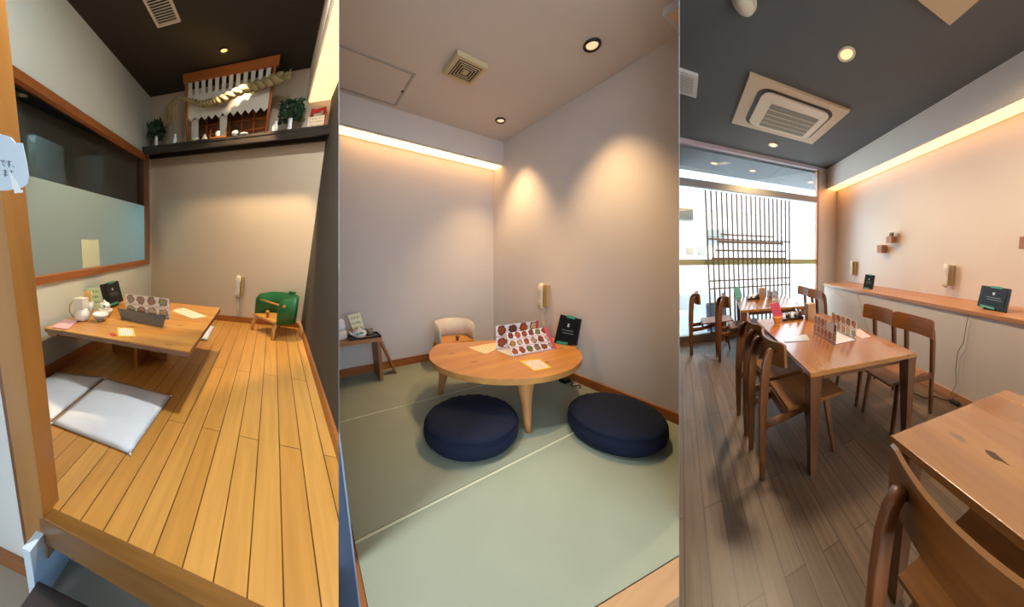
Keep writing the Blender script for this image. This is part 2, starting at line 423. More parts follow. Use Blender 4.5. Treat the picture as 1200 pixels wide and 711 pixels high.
def tablet(room, bl, br, tr, tl, label, foot_h, back, group=None):
    """tablet in a rubber case leaning on a foot; corners in room metres, back = depth direction behind it"""
    P = [Vector(p) for p in (bl, br, tr, tl)]; c = (P[0]+P[1])/2; base = (c.x, c.y, foot_h)
    nrm = (P[1]-P[0]).cross(P[3]-P[0]).normalized()
    t = thing('tablet', label, 'tablet', room, base, group)
    b = part('case', MB().panel(*P, .028), steel_dk, t)
    def at(a, bb, d): return (P[0]*(1-a)+P[1]*a)*(1-bb) + (P[3]*(1-a)+P[2]*a)*bb + nrm*d
    s = part('screen', MB().panel(at(.1,.14,.002), at(.9,.14,.002), at(.9,.9,.002), at(.1,.9,.002), .002), screen_m, t)
    m = MB(); m.panel(at(.45,.62,.0035), at(.53,.62,.0035), at(.53,.74,.0035), at(.45,.74,.0035), .001)
    part('screen_mark', m, flat('screen_white', '#b9c4cc', .4), s)
    m = MB()
    for k, (x0, x1) in enumerate(((.24,.76),(.3,.8))): m.panel(at(x0,.48-.1*k,.0035), at(x1,.48-.1*k,.0035), at(x1,.505-.1*k,.0035), at(x0,.505-.1*k,.0035), .001)
    part('screen_text', m, flat('screen_grey', '#6f7a84', .4), s)
    part('bumper', MB().panel(at(.33,.94,.004), at(.72,.94,.004), at(.72,1.03,.004), at(.33,1.03,.004), .012), green_pl, t, 'green rubber bumper on the top edge')
    part('bumper', MB().panel(at(.12,-.02,.006), at(.62,-.02,.006), at(.62,.07,.006), at(.12,.07,.006), .014), green_pl, t, 'green rubber bumper on the bottom edge')
    bk = Vector(back)
    f0, f1 = at(.2, .02, -.02), at(.8, .02, -.02); g0, g1 = at(.25,.55,-.022), at(.75,.55,-.022)
    lo = lambda p: Vector((p.x, p.y, foot_h+.001))
    part('stand_foot', MB().hexa([lo(f0), lo(f1), lo(f1+bk), lo(f0+bk)], [f0, f1, g1, g0]), black_rub, t)
    return t
def wall_phone(room, c, ax, out, label, s=1.0, hang=.17, group=None):
    """intercom handset on a wall plate; ax = along the wall, out = off the wall, c = plate centre on the wall"""
    ax, out, up, c = Vector(ax)*s, Vector(out)*s, Vector((0,0,s)), Vector(c)
    t = thing('wall_phone', label, 'phone', room, tuple(c), group)
    def bx(m, x0, x1, y0, y1, z0, z1, tp=1.0):
        m.hexa([c+ax*x0*tp+out*y0+up*z0, c+ax*x1*tp+out*y0+up*z0, c+ax*x1*tp+out*y1+up*z0, c+ax*x0*tp+out*y1+up*z0],
               [c+ax*x0+out*y0+up*z1, c+ax*x1+out*y0+up*z1, c+ax*x1+out*y1+up*z1, c+ax*x0+out*y1+up*z1]); return m
    part('wall_plate', bx(MB(), -.03, .045, .001, .035, -.1, .105), tan_pl, t)
    m = MB(); m.sweep([c+ax*-.012+out*y+up*z for y, z in ((.045,-.115),(.062,-.1),(.064,-.05),(.056,0),(.064,.05),(.064,.1),(.046,.118))], ax, [s*w for w in (.018,.026,.024,.02,.024,.026,.018)], [s*w for w in (.008,.014,.011,.01,.011,.014,.008)])
    part('handset', m, ivory_pl, t)
    pts = []
    for k in range(120):
        a = k/119; x = -.012 + .02*math.sin(a*PI); z = -.118 - hang*math.sin(a*PI)*.95 - .0*a; y = .05 - .03*a
        if a > .5: x += .03*(a-.5)
        pts.append(c + ax*(x + .006*math.cos(k*1.05)) + out*(y + .006*math.sin(k*1.05)) + up*(z if a < .55 else min(z, -.1)))
    part('coiled_cord', MB().tube(pts, .0022*s, 5), ivory_pl, t)
    return t
def downlight(room, u, v, h, r, label, rim, group, lamp=lamp_on, par=None):
    t = thing('downlight', label, 'ceiling light', room, (u, v, h), group)
    part('rim', MB().lathe([(r,-.001),(r,-.008),(r*.92,-.012),(r*.74,-.010),(r*.70,-.002)], (u,v,h), 28), rim, t)
    part('lamp', MB().lathe([(r*.69,-.0015),(r*.66,-.006),(r*.3,-.009),(.002,-.0095)], (u,v,h), 24), lamp, t)
    return t
# ================================================================== ROOM ONE: raised wooden floor with low table
room = R1
UL, UR, VB, HC = -1.277, .335, 3.1545, 2.221
def step_back(u): return .597 - .055*(u+.608)
def step_front(u): return .547 - .08*(u+.55)
maple = planks('maple_planks', '#d69b4e', '#c88b40', '#5e3814', .084, 1.9, .3, .061, .22)
struct('floor', MB().prism([(UL-.06, step_back(UL)), (UR+.1, step_back(UR+.1)), (UR+.1, VB+.05), (UL-.06, VB+.05)], -.06, 0), maple, room, 'raised honey coloured plank floor of the left room', 'floor')
m = MB(); m.box(UL-.06,UL,.63,.8,-.06,HC); m.box(UL-.06,UL,.8,3.08,-.06,.592); m.box(UL-.06,UL,.8,3.08,1.672,HC); m.box(UL-.06,UL,3.08,VB+.06,-.06,HC)
struct('wall_left', m, sage, room, 'white wall with the long wood framed window beside the low table', 'wall')
struct('wall_back', MB().box(UL,UR+.05,VB,VB+.06,-.06,HC), beige, room, 'beige back wall under the dark altar shelf', 'wall')
struct('wall_right', MB().box(UR,UR+.5,.3,VB+.06,-.3,HC+.05), mottled('dark_accent_wall', '#41382f', '#463d33', 4, .8, .2, 150), room, 'dark brown accent wall right of the green child chair', 'wall')
struct('ceiling', MB().box(UL-.06,UR+.1,.3,VB+.06,HC,HC+.06), mottled('dark_ceiling', '#2b2722', '#2f2b26', 4, .8), room, 'dark brown ceiling over the raised wooden room', 'ceiling')
struct('bulkhead', MB().box(.15,UR+.1,.3,VB,1.985,HC), beige, room, 'pale dropped bulkhead along the dark wall', 'bulkhead')
t = thing('strip_light', 'warm strip light under the bulkhead above the dark brown wall', 'light', room, (.25,2,1.98), 'warm cove strip lights')
part('housing', MB().box(.155,UR-.003,.35,VB-.005,1.975,1.984), white, t); part('diffuser', MB().box(.168,UR-.004,.36,VB-.006,1.968,1.9745), cove_soft, t)
struct('baseboard_left', MB().box(UL,UL+.014,.65,VB,0,.072), red_wood, room, 'wooden baseboard under the white window wall', 'baseboard')
struct('baseboard_back', MB().box(UL+.014,UR,VB-.014,VB,0,.06), red_wood_u, room, 'wooden baseboard along the beige back wall', 'baseboard')
struct('baseboard_right', MB().box(UR-.014,UR,.4,VB-.014,0,.055), red_wood, room, 'wooden baseboard along the dark brown wall', 'baseboard')
# step beam, post, entry
us = [-.615, -.3, .1, .5]
beam = [(u, step_front(u)) for u in us] + [(u, step_back(u)) for u in us[::-1]]
struct('step_beam', MB().prism(beam, -.105, .001, .006), wood('step_wood', '#6e4718', '#916230', 'u', .7, .35), room, 'thick worn wooden beam edging the raised floor', 'step')
struct('post', MB().box(-.683,-.594,.552,.628,-.17,HC,.004), wood('post_wood', '#a0682c', '#bd8442', 'h', .5), room, 'tall honey wood corner post with a taped paper note', 'post')
struct('post_strip', MB().box(-.706,-.6835,.560,.628,-.17,HC), wood('dark_strip','#6b3d1c','#7d4a24','h',.6), room, 'narrow dark strip beside the corner post', 'post')  # narrow red-brown strip, set slightly back from the post face
struct('wall_front', MB().box(-2.2,-.7065,.565,.628,-.32,HC), white, room, 'pale wall section left of the wooden corner post', 'wall')
struct('baseboard_front', MB().box(-2.2,-.6305,.55,.564,-.32,-.245), red_wood_u, room, 'wooden baseboard at the foot of the entry wall', 'baseboard')
struct('cheek_wall', MB().box(-.63,-.6,.492,.70,-.32,-.064), flat('blue_lit_board', '#d6e6f2', .5), room, 'white boarded end of the step below the corner post, blue daylight put in its colour', 'wall')  # pale blue of the daylight is mixed into the board's white
struct('riser', MB().box(-.6,.6,.655,.68,-.32,-.06), flat('blue_lit_riser', '#84a0bb', .6), room, 'riser board under the step beam, blue daylight put in its colour', 'step')  # blue daylight glow under the beam is painted into this colour
struct('floor_entry', MB().box(-2.2,.8,-.3,.68,-.37,-.31), mottled('entry_floor', '#a79a88', '#b0a391', 5, .6), room, 'stone coloured entry floor below the step', 'floor')
t = thing('step_stool', 'dark brown wooden step stool below the raised floor', 'stool', room, (-.45,.45,-.309))
stool_w = wood('dark_stool_wood', '#2f211c', '#3b2a23', 'u', 1, .45)
part('top', MB().box(-.598,-.28,.3,.505,-.235,-.2,.006), stool_w, t)
for u0 in (-.575,-.325):
    for v0 in (.32,.465): part('leg', MB().box(u0,u0+.025,v0,v0+.025,-.309,-.2355), stool_w, t)
# taped note on the post
t = thing('paper_note', 'torn white paper note taped to the wooden corner post', 'note', room, (-.54,.5505,1.0))
N = lambda pts, d: [(-.0 + a, .5505-d, b) for a, b in pts]
outl = [(-.66,1.085),(-.575,1.072),(-.545,1.062),(-.533,1.05),(-.515,1.048),(-.509,1.01),(-.507,.982),(-.512,.968),(-.528,.962),(-.57,.958),(-.66,.962)]
m = MB(); f = N(outl,.0025); b = N(outl,.0005); n = len(outl)
m.add(f+b, [list(range(n)), list(range(n,2*n))[::-1]]+[(i,(i+1)%n,n+(i+1)%n,n+i) for i in range(n)])
part('sheet', m, flat('note_paper', '#cfdbe6', .7), t)
tp = [(-.5605,1.005),(-.556,.995),(-.548,.985),(-.538,.975),(-.532,.957),(-.527,.957),(-.527,.951),(-.552,.951),(-.552,.958),(-.556,.965)]
m = MB(); f = N(tp,.0035); b = N(tp,.0027); n = len(tp)
m.add(f+b, [list(range(n)), list(range(n,2*n))[::-1]]+[(i,(i+1)%n,n+(i+1)%n,n+i) for i in range(n)])
part('tape', m, flat('tape', '#f2f5f8', .3), t, 'strip of clear tape')
def writing(name, text, room, org, ax, up, size, mat, par):
    cu = bpy.data.curves.new(name, 'FONT'); cu.body = text; cu.size = 1; cu.offset = .01
    tmp = bpy.data.objects.new('tmp_text', cu); COL.objects.link(tmp)
    dg = bpy.context.evaluated_depsgraph_get(); me = bpy.data.meshes.new_from_object(tmp.evaluated_get(dg))
    bpy.data.objects.remove(tmp); org, ax, up = Vector(org), Vector(ax), Vector(up)
    m = MB(); m.add([org + ax*v.co.x*size + up*v.co.y*size for v in me.vertices], [list(p.vertices) for p in me.polygons])
    o = part(name, m, mat, par); bpy.data.meshes.remove(me); return o
ink = flat('ink', '#1d2740', .6)
writing('handwriting', '\u3067\u3059\u3001', room, (-.583,.5474,1.0095), (1,0,-.16), (0,0,1), .0165, ink, t)
writing('handwriting', '\u307e\u3059', room, (-.580,.5474,.9895), (1,0,-.16), (0,0,1), .0165, ink, t)
# long window
FR = red_wood
t = struct('window_1', MB().box(UL-.062,UL+.016,.8,3.08,.592,.64,.004), FR, room, 'wood framed window, clear above and frosted below', 'window')
BASE[t.name] = (room, Vector((0,0,0)))
def wpart(nm, mb, mat, lab=None):
    o = build(nm, mb, mat, room, (0,0,0), None); o.parent = t; o.location = (0,0,0); 
    if lab: o['label'] = lab
    return o
t.location = room.w(0,0,0)
wpart('frame', MB().box(UL-.062,UL+.016,.8,3.08,1.622,1.672,.004), FR)
wpart('frame', MB().box(UL-.062,UL+.016,3.03,3.08,.64,1.622,.004), wood('frame_upright', '#8a4f22', '#a9652f', 'h', .8))
wpart('frame', MB().box(UL-.062,UL+.016,.8,.85,.64,1.622,.004), wood('frame_upright', '#8a4f22', '#a9652f', 'h', .8))
wpart('frosted_pane', MB().box(UL-.035,UL-.027,.85,3.03,.64,1.195), frosted('frosted_glass', '#b2c9cd', .55), 'frosted lower pane')
wpart('clear_pane', MB().box(UL-.035,UL-.027,.85,3.03,1.1955,1.622), clear_glass('smoked_glass', '#a4b0b2', .10), 'clear upper pane')
solo('paper_notice', MB().panel((UL-.0245,1.86,.645),(UL-.0245,2.10,.645),(UL-.0245,2.10,.852),(UL-.0245,1.86,.852),.002), flat('pale_green_paper','#c3d0b8',.8), room, (UL-.0245,1.98,.75), 'pale green paper notice on the frosted glass pane', 'notice')
# kitchen passage seen through the clear pane
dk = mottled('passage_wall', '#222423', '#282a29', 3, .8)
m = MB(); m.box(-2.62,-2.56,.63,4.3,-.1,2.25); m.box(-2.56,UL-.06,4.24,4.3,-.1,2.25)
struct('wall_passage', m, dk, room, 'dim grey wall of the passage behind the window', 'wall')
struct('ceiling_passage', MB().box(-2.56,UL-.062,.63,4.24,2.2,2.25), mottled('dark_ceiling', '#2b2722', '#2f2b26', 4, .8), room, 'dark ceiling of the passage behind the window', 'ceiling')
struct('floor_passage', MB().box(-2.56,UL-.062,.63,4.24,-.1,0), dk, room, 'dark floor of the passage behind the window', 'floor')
t = thing('wall_cupboard', 'white cupboard hung in the passage behind the clear window pane', 'cupboard', room, (-2.5,3.02,1.47))
part('body', MB().box(-2.559,-2.46,2.79,3.25,1.40,1.92,.004), flat('cupboard_white', '#dfe8e2', .5), t); part('door', MB().box(-2.459,-2.44,2.79,3.018,1.40,1.92,.003), flat('cupboard_white', '#dfe8e2', .5), t); part('door', MB().box(-2.459,-2.44,3.022,3.25,1.40,1.92,.003), flat('cupboard_white', '#dfe8e2', .5), t)
t = thing('refrigerator', 'grey steel refrigerator in the passage behind the window', 'refrigerator', room, (-2.3,3.9,.001))
part('body', MB().box(-2.55,-2.1,3.62,4.2,.001,1.9,.01), flat('steel', '#9aa09c', .35, .6), t); part('door', MB().box(-2.54,-2.33,3.59,3.618,.05,1.86,.006), flat('steel', '#9aa09c', .35, .6), t); part('door', MB().box(-2.32,-2.11,3.59,3.618,.05,1.86,.006), flat('steel', '#9aa09c', .35, .6), t)
downlight(room, -2.384, 2.613, 2.2, .06, 'small lit downlight added in the passage ceiling for a reflection in the window', flat('dark_rim','#2a2622',.5), 'round downlights')  # added fitting, stands in for a room downlight mirrored in the pane
# ceiling things
downlight(room, -.479, 2.649, HC, .036, 'small warm downlight above the altar in the dark ceiling', flat('dark_rim','#2a2622',.5), 'round downlights')
downlight(room, -.08, 1.30, HC, .036, 'unseen downlight over the middle of the plank floor, shifted to brighten the left wall', flat('dark_rim','#2a2622',.5), 'round downlights')  # fitting for the shifted fill lamp, out of view
t = thing('air_vent', 'white slatted air vent in the dark brown ceiling', 'vent', room, (-.77,2.08,HC))
vm = flat('vent_white', '#cfc8ba', .5)
m = MB(); u0,u1,v0,v1 = -.852,-.692,1.90,2.236; e=.016
for b in ((u0,u1,v0,v0+e),(u0,u1,v1-e,v1),(u0,u0+e,v0+e,v1-e),(u1-e,u1,v0+e,v1-e)): m.box(*b,HC-.012,HC-.001)
part('frame', m, vm, t); part('backing', MB().box(u0+e,u1-e,v0+e,v1-e,HC-.004,HC-.001), flat('vent_dark','#14120f',.8), t)
for k in range(13):
    v = v0+e+.012+k*.0232; part('slat', MB().hexa([(u0+e,v,HC-.010),(u1-e,v,HC-.010),(u1-e,v+.006,HC-.011),(u0+e,v+.006,HC-.011)],[(u0+e,v+.006,HC-.004),(u1-e,v+.006,HC-.004),(u1-e,v+.011,HC-.005),(u0+e,v+.011,HC-.005)]), vm, t)
# shelf along the back wall
HS = 1.722
dkw = wood('dark_shelf_wood', '#2c2620', '#3a322a', 'u', .8, .5)
t = thing('wall_shelf', 'long dark wooden shelf high on the beige back wall', 'shelf', room, (-.47,3.04,1.66))
part('board', MB().box(UL+.002,UR-.002,2.925,VB-.002,1.70,HS-.001,.003), dkw, t); part('lip', MB().box(UL+.002,UR-.002,2.93,2.96,1.655,1.6995,.003), dkw, t)
part('cleat', MB().box(UL+.002,UR-.002,VB-.04,VB-.002,1.66,1.6995), dkw, t)
# household altar
AW = wood('altar_wood', '#8a4a1f', '#a05a28', 'h', 1, .5); AWu = wood('altar_wood_across', '#8a4a1f', '#a05a28', 'u', 1, .5)
def AP(a, z, d=0):      # point on the leaning front frame (a across 0..1, z up 0..1, d towards the viewer)
    l, r = Vector((-.838,2.965,1.7245)), Vector((-.14,2.965,1.7245)); lt, rt = Vector((-.832,2.845,2.205)), Vector((-.107,2.845,2.205))
    return (l*(1-a)+r*a)*(1-z) + (lt*(1-a)+rt*a)*z + Vector((0,-d,0))
t = thing('household_altar', 'wooden household altar frame hung with white cut paper on the dark shelf', 'altar', room, (-.49,3.0,HS))
for a in (.01,.99):
    m = MB(); m.sweep([AP(a,0), AP(a,.5), AP(a,.98)], (1,0,0), .011, .012, .2); part('post', m, AW, t)
def slab(mm, a0, a1, z0, z1, d, th=.016): mm.hexa([AP(a0,z0,d),AP(a1,z0,d),AP(a1,z0,d-th),AP(a0,z0,d-th)],[AP(a0,z1,d),AP(a1,z1,d),AP(a1,z1,d-th),AP(a0,z1,d-th)])
m = MB(); slab(m, -.025,1.03,.875,1.0,.014,.03); part('top_beam', m, AWu, t)
m = MB(); slab(m, .02,.98,.60,.70,.002,.004)
for k in range(12):
    a = .035+k*.0795; slab(m, a, a+.047, .70, .875, .002,.004)
part('slotted_paper', m, flat('altar_paper', '#c4bfb4', .8), t, 'white paper cut into hanging strips')
zz = []
for k in range(11):
    a0 = .02+k*.0875; zz += [(a0,.375),(a0+.044,.31)]
zz += [(.985,.375)]
fr = [AP(a,z,.001) for a,z in zz]+[AP(.985,.60,.001),AP(.02,.60,.001)]; bk = [p+Vector((0,.004,0)) for p in fr]; n=len(fr)
m = MB(); m.add(fr+bk, [list(range(n)), list(range(n,2*n))[::-1]]+[(i,(i+1)%n,n+(i+1)%n,n+i) for i in range(n)])
part('zigzag_paper', m, flat('altar_paper', '#c4bfb4', .8), t, 'white paper valance with a zigzag lower edge')
for a in (.06,.42):
    m = MB(); slab(m, a, a+.09, .0, .36, -.03, .003); part('paper_streamer', m, flat('altar_paper', '#c4bfb4', .8), t)
m = MB(); m.box(-.80,-.16,3.085,3.105,HS+.001,2.02)
part('back_board', m, wood('altar_dark', '#4a2812', '#5e3418', 'u', 1, .6), t)
for k in range(6):
    m = MB(); u0 = -.79+k*.105; m.box(u0,u0+.012,3.066,3.084,HS+.001,2.0); m.box(u0+.013,u0+.104,3.07,3.084,HS+.07,HS+.082); m.box(u0+.013,u0+.104,3.07,3.084,HS+.15,HS+.162); part('lattice_door', m, AW, t)
# straw rope with tassel
straw = mottled('straw', '#94825a', '#6f603e', 60, .8)
t = thing('straw_rope', 'twisted straw rope slung across the front of the altar', 'rope', room, (-.49,2.84,1.98))
def rope_c(s):
    K = [(-.86,2.03),(-.795,2.005),(-.66,1.96),(-.54,1.965),(-.30,2.018),(-.055,2.045)]
    x = min(.99999,max(0,s))*5; i = int(x); f = x-i; f2 = f*f*(3-2*f)*.5+f*.5
    return Vector((K[i][0]*(1-f)+K[i+1][0]*f, 2.835-.02*s, K[i][1]*(1-f2)+K[i+1][1]*f2))
for ph in (0, PI):
    pts, rad = [], []
    for k in range(90):
        s_ = k/89; c = rope_c(s_); R = .005+.017*s_**.8; th = ph + s_*2*PI*11
        pts.append(c + Vector((0, math.cos(th)*R, math.sin(th)*R))); rad.append(R*1.05)
    part('strand', MB().tube(pts, rad, 8), straw, t)
m = MB()
for k in range(16):
    c = rope_c(1.0); m.tube([c, c+Vector((.03,random.uniform(-.01,.01),.008+random.uniform(-.03,.03))), c+Vector((.06,random.uniform(-.02,.02),.01+random.uniform(-.05,.05)))], [.005,.004,.002], 5)
part('frayed_end', m, straw, t)
m = MB()
for k in range(34):
    x = random.uniform(-.10,.0); y = random.uniform(-.03,.0); c = rope_c(0)
    top = c+Vector((x*.5-.03,.0,.015*math.cos(x*20)+random.uniform(-.005,.01)))
    m.tube([c, top, c+Vector((x-.045,y,-.05)), c+Vector((x-.05+random.uniform(-.01,.01),y,-.17+random.uniform(-.05,.02)))], [.003,.004,.004,.002], 4)
part('tassel', m, straw, t, 'loose hanging straw tassel at the left end')
# sprigs in vases, small vases, offerings
leafm = mottled('dark_leaves', '#1f3322', '#2c4630', 30, .5)
def sprig(u, label, n, w, hgt, dx):
    t = thing('vase_sprig', label, 'plant', room, (u,2.985,HS), 'green sprigs on the altar shelf')
    part('vase', MB().lathe([(.017,.0005),(.019,.01),(.016,.06),(.018,.092),(.014,.092),(.012,.02),(.001,.015)], (u,2.985,HS), 18), china, t, 'white tall vase')
    m = MB()
    for k in range(7): m.tube([(u,2.985,HS+.03),(u+dx*.3+random.uniform(-.02,.02),2.985,HS+.12),(u+dx+random.uniform(-w,w)*.7,2.985+random.uniform(-.05,.03),HS+.1+hgt*random.uniform(.5,.9))], .002, 5)
    part('stems', m, flat('stem','#3a3a22',.7), t)
    m = MB(); rnd = random.Random(int(abs(u)*1000)+3)
    for k in range(n):
        c = Vector((u+dx+rnd.uniform(-w,w), 3.0+rnd.uniform(-.05,.05), HS+.085+rnd.uniform(0,hgt)))
        d = Vector((rnd.uniform(-1,1), rnd.uniform(-1,.3), rnd.uniform(-.2,1))).normalized(); sd = d.cross(Vector((rnd.uniform(-1,1),rnd.uniform(-1,1),rnd.uniform(-1,1)))).normalized(); ln = rnd.uniform(.022,.034); wd = ln*.5; up = d.cross(sd)
        m.add([c-d*ln, c+sd*wd-d*ln*.1, c+d*ln, c-sd*wd-d*ln*.1, c+up*.004, c-up*.002], [(0,1,4),(1,2,4),(2,3,4),(3,0,4),(1,0,5),(2,1,5),(3,2,5),(0,3,5)])
    part('leaves', m, leafm, t)
sprig(-1.15, 'dark green sprig in a white vase at the left end of the altar shelf', 210, .075, .14, -.005)
sprig(.035, 'dark green sprig in a white vase right of the altar', 200, .085, .135, .0)
for u, lab in ((-.955,'small white vase under the straw tassel left of the altar'), (-.078,'small white vase between the altar and the right green sprig')):
    solo('small_vase', MB().lathe([(.014,.001),(.02,.01),(.024,.035),(.018,.055),(.012,.064),(.017,.078),(.013,.078),(.008,.06),(.001,.05)], (u,2.965,HS), 18), china, room, (u,2.965,HS), lab, 'vase', 'small white vases on the altar shelf')
off = flat('offering_white', '#e8e0d2', .6)
solo('offering_dish', MB().lathe([(.012,.001),(.03,.012),(.032,.016),(.012,.008),(.001,.007)], (-.745,2.945,HS), 20), off, room, (-.745,2.945,HS), 'low white offering dish at the left foot of the altar', 'dish')
solo('salt_mound', MB().lathe([(.028,.001),(.026,.008),(.008,.044),(.001,.05)], (-.665,2.94,HS), 18), off, room, (-.665,2.94,HS), 'white cone of salt in front of the altar', 'salt')
t = thing('offering_stand', 'small orange wooden stand with two uprights in front of the altar', 'stand', room, (-.56,2.94,HS))
ow = flat('orange_wood', '#c8741f', .5)
part('base', MB().box(-.62,-.475,2.93,2.955,HS+.001,HS+.01), ow, t)
for u in (-.618,-.484): part('upright', MB().box(u,u+.008,2.938,2.948,HS+.0105,HS+.075), ow, t)
solo('offering_cup', MB().lathe([(.018,.0001),(.021,.008),(.021,.04),(.017,.043),(.001,.044)], (-.55,2.943,HS+.0105), 20), off, room, (-.55,2.943,HS+.0105), 'white lidded cup on the orange stand', 'cup')
solo('rice_bowl', MB().lathe([(.014,.001),(.03,.022),(.026,.034),(.012,.042),(.001,.044)], (-.40,2.945,HS), 20), off, room, (-.40,2.945,HS), 'white heaped bowl right of the orange stand', 'bowl')
solo('offering_plate', MB().lathe([(.014,.001),(.036,.01),(.037,.014),(.014,.007),(.001,.006)], (-.325,2.95,HS), 20), off, room, (-.325,2.95,HS), 'flat white plate at the right foot of the altar', 'plate')
t = thing('lucky_card', 'white picture card with a red ornament at the right end of the shelf', 'card', room, (.235,3.02,HS))
part('card', MB().panel((.17,3.0,HS+.001),(.30,3.0,HS+.001),(.30,3.03,HS+.10),(.17,3.03,HS+.10),.003), lines_print('card_print', '#e6d3b8', '#c06a30', None, 4, .5), t)
red = flat('red_lacquer', '#b02a20', .4)
m = MB(); m.sweep([(.195,3.03,HS+.10),(.2,3.03,HS+.15),(.22,3.03,HS+.135),(.25,3.03,HS+.14),(.285,3.03,HS+.15),(.29,3.03,HS+.11)], (0,1,0), .008, .014); part('ornament', m, red, t, 'red curled ornament')
part('upright', MB().box(.288,.296,2.99,2.998,HS+.001,HS+.09), red, t)
# low table
t = thing('low_table', 'low honey wood dining table against the white window wall', 'table', room, (-.8,1.85,.0005))
top = [(-1.235,1.335),(-.322,1.268),(-.334,2.262),(-1.272,2.385)]
part('tabletop', MB().prism(top, .3335, .340, .002), wood('low_table_wood', '#b06f2a', '#d09648', 'u', .55, .3, .5, 3.2), t); part('plywood_core', MB().prism(top, .312, .333), wood('ply_edge','#6e4c3a','#8a6450','u',1.5), t, 'dark plywood edge')
lw = wood('low_leg_wood', '#a0642c', '#b9793a', 'v', .8)
part('leg', MB().box(-.817,-.795,1.70,1.895,.0005,.3115), lw, t); part('leg', MB().box(-.817,-.795,1.921,2.15,.0005,.3115), lw, t)
part('leg', MB().box(-1.1,-.655,1.8955,1.92,.0005,.3115), lw, t); part('wall_bracket', MB().box(-1.235,-1.17,1.36,1.40,.285,.3115), lw, t)
HT = .3405
# white floor cushions
cush = mottled('white_cotton', '#dfe2ea', '#d3d8e2', 8, .85, .3, 60)
def zabuton(cs, label, hb=0.0005, th=.026):
    P = [Vector((*c, 0)) for c in cs]; n = 16; top, fs = [], []
    def pt(a,b): return (P[0]*(1-a)+P[1]*a)*(1-b)+(P[3]*(1-a)+P[2]*a)*b
    m = MB(); rnd = random.Random(len(label))
    vs = []
    for side in (1,-1):
        for j in range(n+1):
            for i in range(n+1):
                a,b = i/n,j/n; e = min(a,1-a,b,1-b)*2; q = 1-(1-min(1,e*1.6))**2.2
                p = pt(a,b); h = th*.30 + (th*.70*q if side>0 else -th*.29*min(1,e*9)) + (.003*math.sin(a*9+b*13+rnd.random())*q if side>0 else 0)
                vs.append((p.x,p.y,hb+h))
    W=n+1; o=W*W; fs=[]
    for j in range(n):
        for i in range(n):
            q=(j*W+i,j*W+i+1,(j+1)*W+i+1,(j+1)*W+i); fs.append(q); fs.append(tuple(o+k for k in q[::-1]))
    for i in range(n):
        fs += [(i+1,i,o+i,o+i+1),(n*W+i,n*W+i+1,o+n*W+i+1,o+n*W+i),(i*W,(i+1)*W,o+(i+1)*W,o+i*W),((i+1)*W+n,i*W+n,o+i*W+n,o+(i+1)*W+n)]
    m.add(vs, fs, smooth=True)
    c = (P[0]+P[2])/2; base=(c.x,c.y,hb)
    t = thing('floor_cushion', label, 'cushion', room, base, 'white square floor cushions')
    part('cover', m, cush, t)
    for k,q in enumerate(P):
        d = (q-c).normalized(); m = MB(); m.tube([q-d*.008+Vector((0,0,hb+th*.3)), q+d*.01+Vector((0,0,hb+th*.28))], [.005,.002], 6); part('corner_tassel', m, cush, t)
zabuton([(-.905,.955),(-.462,.905),(-.452,1.405),(-.905,1.462)], 'square white floor cushion nearest the plank floor centre')
zabuton([(-1.255,1.0),(-.918,.96),(-.918,1.466),(-1.255,1.42)], 'square white floor cushion between the wooden post and its twin')
zabuton([(-.90,2.42),(-.452,2.42),(-.47,2.86),(-.90,2.86)], 'square white floor cushion beyond the low table, only its edge showing', .0005, .026)
# things on the low table
solo('menu_booklet', MB().panel((-1.19,1.345,HT+.006),(-1.075,1.35,HT+.006),(-1.13,1.52,HT+.006),(-1.235,1.525,HT+.006),.0055), mottled('pink_cover','#d63a6e','#f4ecee',26,.4), room, (-1.15,1.43,HT), 'pink and white booklet on the near left corner of the low table', 'booklet')
t = thing('canister', 'white waisted canister on the low table by the wall', 'canister', room, (-1.125,1.565,HT))
part('body', MB().lathe([(.042,.0005),(.05,.01),(.052,.04),(.045,.062),(.04,.068),(.042,.08)], (-1.125,1.565,HT), 24), china, t)
part('box_cap', MB().box(-1.163,-1.087,1.53,1.60,HT+.0805,HT+.15,.01), china, t); part('handle', MB().tube([(-1.17,1.54,HT+.02),(-1.195,1.53,HT+.06),(-1.19,1.53,HT+.1),(-1.17,1.54,HT+.13)], .005), tan_pl, t)
t = thing('chopstick_holder', 'pale round chopstick holder behind the white canister', 'holder', room, (-1.17,1.71,HT))
part('cup', MB().lathe([(.036,.0005),(.038,.095),(.033,.095),(.032,.01),(.001,.008)], (-1.17,1.71,HT), 22), flat('grey_china','#c3cac8',.3), t)
bam = wood('bamboo', '#b98a4a', '#d8b070', 'h', 2)
for k in range(9):
    a = k*.7; r0 = .012+.006*(k%2); x,y = -1.17+r0*math.cos(a), 1.71+r0*math.sin(a); x2,y2 = -1.17+.026*math.cos(a), 1.71+.026*math.sin(a)
    solo('chopstick', MB().tube([(x,y,HT+.012),(x2,y2,HT+.165+.006*math.sin(k*3))],[.003,.0052],6), bam, room, (x,y,HT), 'tan wooden chopstick in the pale holder on the low table', 'chopstick', 'chopsticks in the holder')
for k,(x,y) in enumerate(((-1.005,1.60),(-1.04,1.712))):
    t = thing('bowl', ('white striped bowl nearest the booklet on the low table','white striped bowl under the white teapot on the low table')[k], 'bowl', room, (x,y,HT), 'striped bowls on the low table')
    part('body', MB().lathe([(.026,.0005),(.028,.006),(.049,.03),(.053,.048),(.048,.048),(.034,.02),(.001,.015)], (x,y,HT), 24), china, t)
    m = MB()
    for z,r in ((.014,.0375),(.024,.0455),(.034,.0505)): m.lathe([(r,z-.002),(r+.0012,z),(r,z+.002)], (x,y,HT), 24, False)
    part('stripes', m, flat('indigo_glaze','#5a6a86',.3), t)
